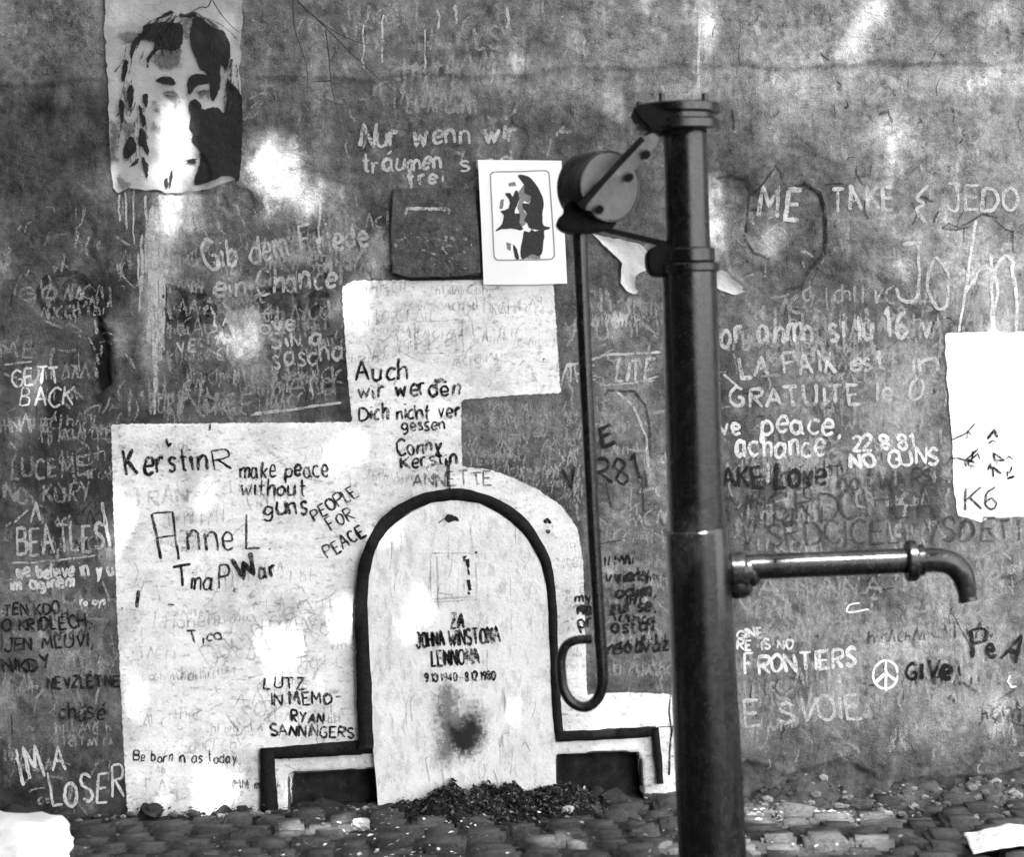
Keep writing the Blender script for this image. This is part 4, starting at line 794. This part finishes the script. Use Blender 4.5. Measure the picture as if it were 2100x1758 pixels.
# spout
sp = lambda x, y: PP(x, y)
tube('spout_socket', [sp(1478, 1174), sp(1496, 1174), sp(1500, 1173.5), sp(1524, 1172), sp(1529, 1172), sp(1532, 1171), sp(1541, 1170.5), sp(1545, 1168)], [.040, .044, .0475, .0475, .045, .041, .040, .034], M_iron, pump, 32)
tube('spout_socket_boss', smooth([sp(1490, 1190), sp(1512, 1196), sp(1538, 1192)], 3), [.028, .034, .038, .040, .038, .034, .024], M_iron, pump, 24)
tube('spout_pipe', [sp(1530, 1164), sp(1700, 1157), sp(1862, 1150)], .0305, M_iron, pump, 32)
tube('pipe_coupling', [sp(1856, 1150), sp(1858, 1150), sp(1862, 1150), sp(1876, 1150), sp(1880, 1149.5), sp(1882, 1149.5), sp(1893, 1149), sp(1896, 1149)], [.034, .047, .051, .051, .047, .0385, .0385, .034], M_iron, pump, 32)
tube('spout_elbow', smooth([sp(1890, 1149.5), sp(1925, 1149), sp(1953, 1157), sp(1972, 1177), sp(1981, 1203), sp(1985, 1231)], 5), list(np.linspace(.0305, .029, 15)) + list(np.linspace(.028, .021, 11)), M_iron, pump, 28)
tube('elbow_mouth', [sp(1983, 1222), sp(1985.5, 1233)], [.022, .0235], M_iron, pump, 24)

# ------------------------------------------------------------------ ground
M_soil = plain_mat('dark_soil_joint', 0.03, 0.6, 0.95, 25, 0.01, fine=120)
M_set = plain_mat('granite_sett', 0.088, 1.1, 0.85, 60, 0.010, rnd=0.22, fine=160)
M_earth = plain_mat('trodden_earth', 0.08, 0.7, 0.95, 18, 0.012, fine=90)
g = mesh_np('ground', [(-120, -120, -.034), (120, -120, -.034), (120, 120, -.034), (-120, 120, -.034)], [(0, 1, 2, 3)])
tag(link('ground', g, plain_mat('far_paving', 0.05, 0.5, 0.9, 3, 0.01)), kind='structure')
pav = empty('cobbled_pavement', (0, -1, -.03)); tag(pav, kind='structure')
me = mesh_np('joint_bed', [(-6, -9, -.030), (6, -9, -.030), (6, .0, -.030), (-6, .0, -.030)], [(0, 1, 2, 3)]); 
xs = np.arange(-2.2, 2.21, .02); ys = np.arange(-1.4, .05, .02); A, B = np.meshgrid(xs, ys); Z = -.018 + fbm(A, B, 12, 5, 3) * .012
bd = np.minimum(np.minimum(A + 2.2, 2.2 - A), B + 1.4); Z = np.where(bd < .03, -.0305, Z)
idx = np.arange(A.size).reshape(A.shape); F = np.stack([idx[:-1, :-1], idx[:-1, 1:], idx[1:, 1:], idx[1:, :-1]], -1).reshape(-1, 4)
link('joint_bed', me, M_soil, pav)
link('joint_soil', mesh_np('joint_soil', np.stack([A, B, Z], -1).reshape(-1, 3), F), M_soil, pav, True)
SM = []
for k in range(7):
    bm = bmesh.new(); bmesh.ops.create_cube(bm, size=1); bmesh.ops.scale(bm, vec=(1, 1, .6), verts=bm.verts)
    for v in bm.verts: v.co += Vector((random.gauss(0, .05), random.gauss(0, .05), random.gauss(0, .03)))
    bmesh.ops.bevel(bm, geom=[e for e in bm.edges if max(v.co.z for v in e.verts) > 0], offset=.13, segments=2, affect='EDGES')
    bmesh.ops.delete(bm, geom=[f for f in bm.faces if f.normal.z < -.9], context='FACES')
    me = bpy.data.meshes.new('sett'); bm.to_mesh(me); bm.free(); me.materials.append(M_set); me.shade_smooth(); SM.append(me)
xf = []
row = 0; y = -.05
while y > -8.5:
    d = random.uniform(.088, .112); x = -6 + random.uniform(0, .1)
    if y < -2.2: d = .11
    while x < 6:
        w = random.uniform(.085, .135)
        xf.append((x + w / 2, y - d / 2 + .015 * math.sin(x * 2.1) + random.gauss(0, .005), w * .91, d * .86, random.gauss(0, .09), random.gauss(0, .006))); x += w
    y -= d
near = [q for q in xf if -1.75 < q[0] < 1.75 and q[1] > -.95]; near.sort(key=lambda q: -q[1]); near = near[:296]; ns = set(near)
far = [q for q in xf if q not in ns and (q[1] > -3.5 or abs(q[0]) < 3)]
for q in near:
    o = bpy.data.objects.new('sett', random.choice(SM)); C.objects.link(o); o.parent = pav; o.matrix_parent_inverse = pav.matrix_basis.inverted()
    o.location = (q[0], q[1], -.028 + q[5]); o.scale = (q[2], q[3], .09); o.rotation_euler = (random.gauss(0, .05), random.gauss(0, .05), q[4])
VB = [np.array([v.co for v in m_.vertices]) for m_ in SM]; FB = [[tuple(p.vertices) for p in m_.polygons] for m_ in SM]; V = []; F = []
for q in far:
    k = random.randrange(7); c, s = math.cos(q[4]), math.sin(q[4]); v = VB[k] * (q[2], q[3], .09); b = len(V)
    V += [(q[0] + a[0] * c - a[1] * s, q[1] + a[0] * s + a[1] * c, -.028 + q[5] + a[2]) for a in v]; F += [tuple(i + b for i in f) for f in FB[k]]
me = bpy.data.meshes.new('outer_setts'); me.from_pydata(V, [], F); tag(link('outer_setts', me, M_set, pav, True), kind='stuff')
# earth bank at the foot of the wall
def mound(name, x0, x1, y0, y1, f, m, parent, step=.008):
    A, B = np.meshgrid(np.arange(x0, x1, step), np.arange(y0, y1, step)); Z = f(A, B)
    idx = np.arange(A.size).reshape(A.shape); F = np.stack([idx[:-1, :-1], idx[:-1, 1:], idx[1:, 1:], idx[1:, :-1]], -1).reshape(-1, 4)
    F = F[Z.ravel()[F].max(1) > -.028]; u, inv = np.unique(F.ravel(), return_inverse=True)
    return link(name, mesh_np(name, np.stack([A, B, Z], -1).reshape(-1, 3)[u], inv.reshape(-1, 4)), m, parent, True)
fb = lambda A, B: -.03 + sst(.42, .75, A) * np.maximum(0, .052 * np.exp(-(B / .13) ** 2) * (1 + 1.0 * fbm(A, B, 6, 21, 3)) + .022 * fbm(A, B, 26, 23, 4) + .006 * fbm(A, B, 90, 27, 2)) + np.where(A > .4, .004, -.01)
tag(mound('earth_bank', .35, 2.4, -.42, .05, fb, M_earth, None), kind='structure')
fl_ = lambda A, B: -.032 + np.maximum(0, .034 * np.exp(-(B / .07) ** 2) * (1 + 2.2 * fbm(A, B, 8, 33, 3)) + .010 * fbm(A, B, 40, 35, 3))
tag(mound('dirt_verge', -2.4, .45, -.22, .05, fl_, M_soil, None), kind='structure')
hc = P(1030, 1640)[0]
def fh(A, B):
    r = np.sqrt(((A - hc) / .36) ** 2 + ((B + .05) / .22) ** 2)
    return -.032 + np.maximum(0, .105 * np.maximum(0, 1 - r) ** .75 * (1 + .8 * fbm(A, B, 9, 51, 4)) + .03 * fbm(A, B, 45, 53, 3) * (r < 1))
heap = empty('rubbish_heap', (hc, -.1, 0)); tag(heap, 'dark heap of withered leaves, soil and flower remains against the memorial stone', 'heap')
tag(mound('soil_mound', hc - .42, hc + .42, -.34, .0, fh, plain_mat('leaf_mould', 0.016, 0.8, 0.95, 50, 0.01), heap, .006), kind='stuff')
def litter(name, pts, smin, smax, m, parent, tilt=.6, kind='stuff'):
    V = []; F = []; T_ = []
    for (x, y, z, t) in pts:
        s = random.uniform(smin, smax); r = Euler((random.gauss(0, tilt), random.gauss(0, tilt), random.uniform(0, 6.3))).to_matrix(); b = len(V)
        w = random.uniform(.4, .8)
        for c in ((-s, 0, 0), (0, -s * w, s * .25), (s, 0, s * random.uniform(0, .3)), (0, s * w, s * .25)): V.append(Vector((x, y, z)) + r @ Vector(c)); T_.append(t)
        F.append((b, b + 1, b + 2)); F.append((b, b + 2, b + 3))
    me = bpy.data.meshes.new(name); me.from_pydata(V, [], F); attr(me, 'tone', T_); o = link(name, me, m, parent)
    if kind: tag(o, kind=kind)
    return o
s_ = N('litter_bits'); M_lit = s_.done(s_.math('MULTIPLY', s_.attr('tone'), s_.math('ADD', .6, s_.noise(90, 2))), 0.8)
pts = []
for k in range(6500):
    a, b = random.gauss(hc + .02, .15), -abs(random.gauss(0, .09)) - .035
    z = float(fh(np.array([a]), np.array([b]))[0])
    if z > -.028: pts.append((a, b, z + random.uniform(0, .012), random.choice([.008, .012, .016, .02, .03, .05, .09]) if random.random() < .96 else .3))
litter('withered_leaves', pts, .002, .009, M_lit, heap)
pts = []
for k in range(420):
    a = random.uniform(-1.6, .2) if random.random() < .6 else random.uniform(-1.6, 1.7); pts.append((a, -abs(random.gauss(0, .03)) - .01, random.uniform(-.01, .015), random.choice([.02, .03, .05, .09])))
for k in range(900):
    a, b = random.uniform(-1.8, 1.8), random.uniform(-1.0, -.02); pts.append((a, b, random.uniform(.0, .010), random.choice([.03, .05, .08, .15, .25])))
for k in range(80):
    a, b = random.gauss(P(1030, 1700)[0] - .25, .13), random.uniform(-.75, -.1); pts.append((a, b, random.uniform(.004, .014), .75))
o = litter('leaf_litter', pts, .003, .010, M_lit, None, .3)
# pebbles and clods on the bank
pm = []
for k in range(4):
    bm = bmesh.new(); bmesh.ops.create_icosphere(bm, subdivisions=1, radius=1)
    for v in bm.verts: v.co = Vector((v.co.x * random.uniform(.8, 1.2), v.co.y * random.uniform(.7, 1.1), v.co.z * random.uniform(.5, .8)))
    pm.append((np.array([v.co for v in bm.verts]), [tuple(v.index for v in f.verts) for f in bm.faces])); bm.free()
V = []; F = []; TT = []
for k in range(700):
    a, b = random.uniform(.4, 2.0), -abs(random.gauss(0, .16)); z = float(fb(np.array([a]), np.array([b]))[0]); r = abs(random.gauss(0, .007)) + .003
    if k > 560: a, b = random.uniform(-1.8, .4), -abs(random.gauss(0, .04)) - .01; z = -.005
    v, f = random.choice(pm); o_ = len(V); V += [tuple(np.array((a, b, max(z, -.01))) + q * r) for q in v]; F += [tuple(i + o_ for i in t) for t in f]; TT += [random.choice([.05, .08, .12, .2])] * len(v)
me = bpy.data.meshes.new('gravel'); me.from_pydata(V, [], F); attr(me, 'tone', TT); tag(link('gravel', me, M_lit), kind='stuff')
def rock(name, loc, size, seed, m, sub=4, amp=.12, sq=2.6):
    bm = bmesh.new(); bmesh.ops.create_cube(bm, size=2); bmesh.ops.subdivide_edges(bm, edges=bm.edges, cuts=14, use_grid_fill=True)
    co = np.array([v.co for v in bm.verts]); n = (np.abs(co) ** sq).sum(1) ** (1 / sq); co = co / n[:, None]
    d = fbm(co[:, 0] + co[:, 2] * .7, co[:, 1] - co[:, 2] * .6, 2.2, seed, 4); rd = np.abs(fbm(co[:, 0] - co[:, 2], co[:, 1] + co[:, 2], 3, seed + 9, 3))
    co = co * (1 + amp * d - amp * .8 * rd)[:, None] * size
    for v, c in zip(bm.verts, co): v.co = Vector(c)
    me = bpy.data.meshes.new(name); bm.to_mesh(me); bm.free(); o = link(name, me, m, None, True); o.location = loc; return o
for k, (x, y, r, t, lab) in enumerate([(318, 1662, .024, .02, 'dark round clod at the foot of the limewash, the larger one'), (500, 1666, .015, .03, 'smaller dark clod right of the round clod at the foot of the limewash'), (1138, 1640, .026, .30, 'pale stone at the right end of the leaf heap'), (740, 1700, .020, .34, 'small pale stone lying before the left plinth'), (1165, 1668, .014, .5, 'tiny white stone in front of the leaf heap')]):
    q = PG(x, y, 0.0); o = rock('clod' if t < .1 else 'stone', (q[0], min(q[1], -.06), r * .55), (r * 1.25, r, r * .9), k, plain_mat('stone_%d' % k, t, .5, .9, 60, .004), amp=.35); tag(o, lab, 'stone')
q = P(30, 1700, -.86)
o = rock('white_sack', (q[0] - .10, -.90, .045), (.235, .17, .150), 21, plain_mat('white_sackcloth', .60, .16, .8, 14, .006), amp=.16, sq=4.2); o.rotation_euler = (0, .04, -.25)
tag(o, 'pale rounded sack standing on the cobbles in the lower left corner', 'sack')
# crumpled white sheet lower right, put in for glare on the ground
def crumple(name, cx, cy, w, d, h, seed, lab):
    A, B = np.meshgrid(np.linspace(-1, 1, 60), np.linspace(-1, 1, 44)); e = 1 + .12 * fbm(A * 1.2, B * 1.2, 1.1, seed, 2)
    R = np.abs(fbm(A, B, 2.1, seed + 3, 2)) * 1.1 + np.abs(fbm(A, B, 5, seed + 5, 2)) * .3; Z = h * (1.15 - A * A * .6 - B * B * .5) * (.5 + .6 * R) + .012
    x = cx + A * w * e; y = cy + B * d * e; idx = np.arange(A.size).reshape(A.shape); F = np.stack([idx[:-1, :-1], idx[:-1, 1:], idx[1:, 1:], idx[1:, :-1]], -1).reshape(-1, 4)
    o = link(name, mesh_np(name, np.stack([x, y, Z], -1).reshape(-1, 3), F), plain_mat('glare_white', .7, .1, .7, 12, .003)); tag(o, lab, 'paper'); sm = o.modifiers.new('t', 'SOLIDIFY'); sm.thickness = .0012
q = PG(2060, 1742, 0); crumple('glare_sheet', q[0] + .06, q[1], .16, .10, .05, 4, 'crumpled white sheet put in for glare on the ground in the lower right corner')

# ------------------------------------------------------------------ shade tree (stands left of the photographer, outside the picture)
tree = empty('shade_tree', (-4.6, -4.6, 0)); tag(tree, 'broad leafy tree shading the wall', 'tree')
tube('trunk', [(-4.6, -4.6, -.1), (-4.55, -4.6, .3), (-4.5, -4.5, 1.8), (-4.3, -4.3, 3.2), (-3.9, -4.0, 4.4)], [.34, .26, .22, .20, .15], M_bark, tree, 14)
for e in ((-1.5, -3.2, 5.6), (-3, -6, 6.4), (.8, -3.4, 6.0), (-5.8, -2.2, 5.8), (-2.2, -1.4, 6.2)):
    s0 = np.array((-4.2, -4.2, 3.6)); e = np.array(e); tube('limb', smooth([s0, s0 + (e - s0) * .5 + (0, 0, .35), e], 4), np.linspace(.11, .03, 9), M_bark, tree, 8)
M_house = plain_mat('dark_render', 0.035, .3, .9, 1.5, .004); M_roof = plain_mat('roof_tiles', .06, .3, .9, 3, .004)
def unseen_house(x0, x1, y0, y1, h, lab, winside):  # dark blocks out of view, added to darken what the pump reflects
    hs = empty('unseen_house', ((x0 + x1) / 2, (y0 + y1) / 2, 0)); tag(hs, lab, 'unseen_house')
    def bx(name, a, b, m):
        bm = bmesh.new(); bmesh.ops.create_cube(bm, size=1); bmesh.ops.scale(bm, vec=[b[i] - a[i] for i in range(3)], verts=bm.verts); bmesh.ops.translate(bm, vec=[(a[i] + b[i]) / 2 for i in range(3)], verts=bm.verts)
        me = bpy.data.meshes.new(name); bm.to_mesh(me); bm.free(); return link(name, me, m, hs)
    bx('house_wall', (x0, y0, -.1), (x1, y1, h), M_house)
    mx = (y0 + y1) / 2; me = bpy.data.meshes.new('roof'); e = .4
    me.from_pydata([(x0 - e, y0 - e, h + .01), (x1 + e, y0 - e, h + .01), (x1 + e, y1 + e, h + .01), (x0 - e, y1 + e, h + .01), (x0, mx, h + 2.6), (x1, mx, h + 2.6)], [], [(0, 1, 5, 4), (2, 3, 4, 5), (0, 4, 3), (1, 2, 5), (0, 3, 2, 1)]); link('roof', me, M_roof, hs)
    for z in (1.4, 4.6, 8):
        if winside == 'y':
            x = x0 + 1.5
            while x < x1 - 2: bx('window', (x, y1 - .02, z), (x + 1.1, y1 + .03, z + 1.6), M_black); x += 3
        else:
            y = y0 + 1.5
            while y < y1 - 2: bx('window', (x1 - .02, y, z), (x1 + .03, y + 1.1, z + 1.6), M_black); y += 3
unseen_house(-26, 3.4, -24, -15, 12.5, 'long dark three-storey house across the square behind the photographer, added to darken the pump reflections', 'y')
unseen_house(-19, -11, -14, -.5, 12, 'tall narrow dark house at the left side of the square, added to darken the pump reflections', 'x')
sv = np.array(s_dir)
GAPS = [  # plane ('W' wall XZ / 'G' ground XY / 'P' pump plane), px centre, half sizes px, tilt
 ('W', 350, 310, 26, 88, -.1), ('W', 560, 338, 46, 48, 0), ('W', 640, 402, 40, 18, 0), ('W', 342, 436, 22, 40, .2), ('W', 724, 640, 22, 44, 0), ('W', 500, 690, 18, 24, 0), ('W', 590, 1338, 34, 38, 0), ('W', 276, 1440, 16, 50, .1), ('W', 444, 1612, 30, 34, .3),
 ('W', 690, 925, 40, 22, 0), ('W', 244, 1060, 16, 60, 0), ('W', 1848, 262, 10, 44, -.42), ('W', 1793, 42, 12, 12, 0), ('W', 2036, 36, 16, 14, 0), ('W', 1442, 74, 8, 30, -.35), ('W', 2060, 1458, 9, 9, 0), ('W', 2050, 730, 30, 30, 0),
 ('W', 785, 1120, 14, 36, -.5), ('W', 1440, 420, 16, 70, 0), ('W', 700, 1270, 20, 20, 0),
 ('P', 1518, 1150, 16, 24, 0), ('P', 1700, 1150, 160, 18, 0), ('P', 1920, 1145, 40, 16, 0),
 ('G', 1590, 1668, 75, 14, 0), ('G', 1650, 1730, 130, 12, 0), ('G', 1400, 1732, 60, 8, 0), ('G', 1760, 1672, 60, 7, 0), ('G', 640, 1700, 60, 8, 0), ('G', 1180, 1722, 70, 5, 0), ('S', 128, 1725, 60, 70, 0)]
nl = 31000
u = rng.random(nl); gxr = rng.uniform(-3.6, 1.95, nl); onw = rng.random(nl) < .55
tz = np.where(onw, rng.uniform(0, 3.9, nl), 0); ty = np.where(onw, 0, rng.uniform(-2.2, 0, nl)); t = rng.uniform(4.2, 7.0, nl)
L = np.stack([gxr, ty, tz], -1) + sv * t[:, None]
g2 = np.stack([rng.uniform(-6, .3, 13000), rng.uniform(-6.5, -2.2, 13000), np.zeros(13000)], -1) + sv * rng.uniform(4.6, 7.6, 13000)[:, None]; L = np.vstack([L, g2])
extra = np.stack([rng.uniform(-8, -2.2, 16000), rng.uniform(-8.5, -.6, 16000), rng.uniform(2.9, 7.5, 16000)], -1)   # the crown's own side of the square
cl = fbm(extra[:, 0] + extra[:, 2], extra[:, 1] - extra[:, 2], .8, 4, 3); extra = extra[cl > -.15]
L = np.vstack([L, extra]); keep = np.ones(len(L), bool)
dens = np.where(L[:, 0] - sv[0] * (L[:, 1] / sv[1]) > .7, .88, 1.0); keep &= rng.random(len(L)) < dens
def hit(L, plane):
    if plane in 'WPS':
        Yp = {'W': 0, 'P': YP - .04, 'S': -.95}[plane]; tt = (L[:, 1] - Yp) / sv[1]; h = L - sv * tt[:, None]; return h[:, 0], h[:, 2]
    tt = L[:, 2] / sv[2]; h = L - sv * tt[:, None]; return h[:, 0], h[:, 1]
for pl, x, y, rx, ry, rot in GAPS:
    if pl == 'G': c = PG(x, y); e = PG(x, y + 4); cx, cz = c[0], c[1]; ax_, az_ = rx * PXM * .92, ry * abs(e[1] - c[1]) / 4
    else:
        c = P(x, y, {'W': 0, 'P': YP - .04, 'S': -.95}[pl]); cx, cz = c[0], c[2]; k = {'W': PXM, 'P': K, 'S': 1 / 830}[pl]; ax_, az_ = rx * k, ry * k
    a, b = hit(L, pl); da, db = a - cx, b - cz; cr, sr = math.cos(-rot), math.sin(-rot); m_ = {'G': .06, 'P': .07}.get(pl, .05 if rx < 14 else .035)
    keep &= ((da * cr - db * sr) / (ax_ + m_)) ** 2 + ((da * sr + db * cr) / (az_ + m_)) ** 2 > 1
L = L[keep]; n = len(L); s = rng.uniform(.05, .085, n)
th = rng.uniform(0, 2 * PI, n); nrm = rng.normal(0, 1, (n, 3)); nrm[:, 2] = np.abs(nrm[:, 2]) + .5; nrm /= np.linalg.norm(nrm, axis=1)[:, None]
a = np.cross(nrm, np.stack([np.cos(th), np.sin(th), np.zeros(n)], -1)); a /= np.linalg.norm(a, axis=1)[:, None]; b = np.cross(nrm, a)
Vq = np.stack([L - a * s[:, None], L - b * s[:, None] * .7, L + a * s[:, None], L + b * s[:, None] * .7], 1).reshape(-1, 3)
me = mesh_np('crown', Vq, np.arange(4 * n).reshape(-1, 4))
tag(link('crown', me, plain_mat('linden_leaf', 0.07, .4, .6, 5, .001), tree), kind='stuff')
print('leaves', n, 'script bytes', 0)
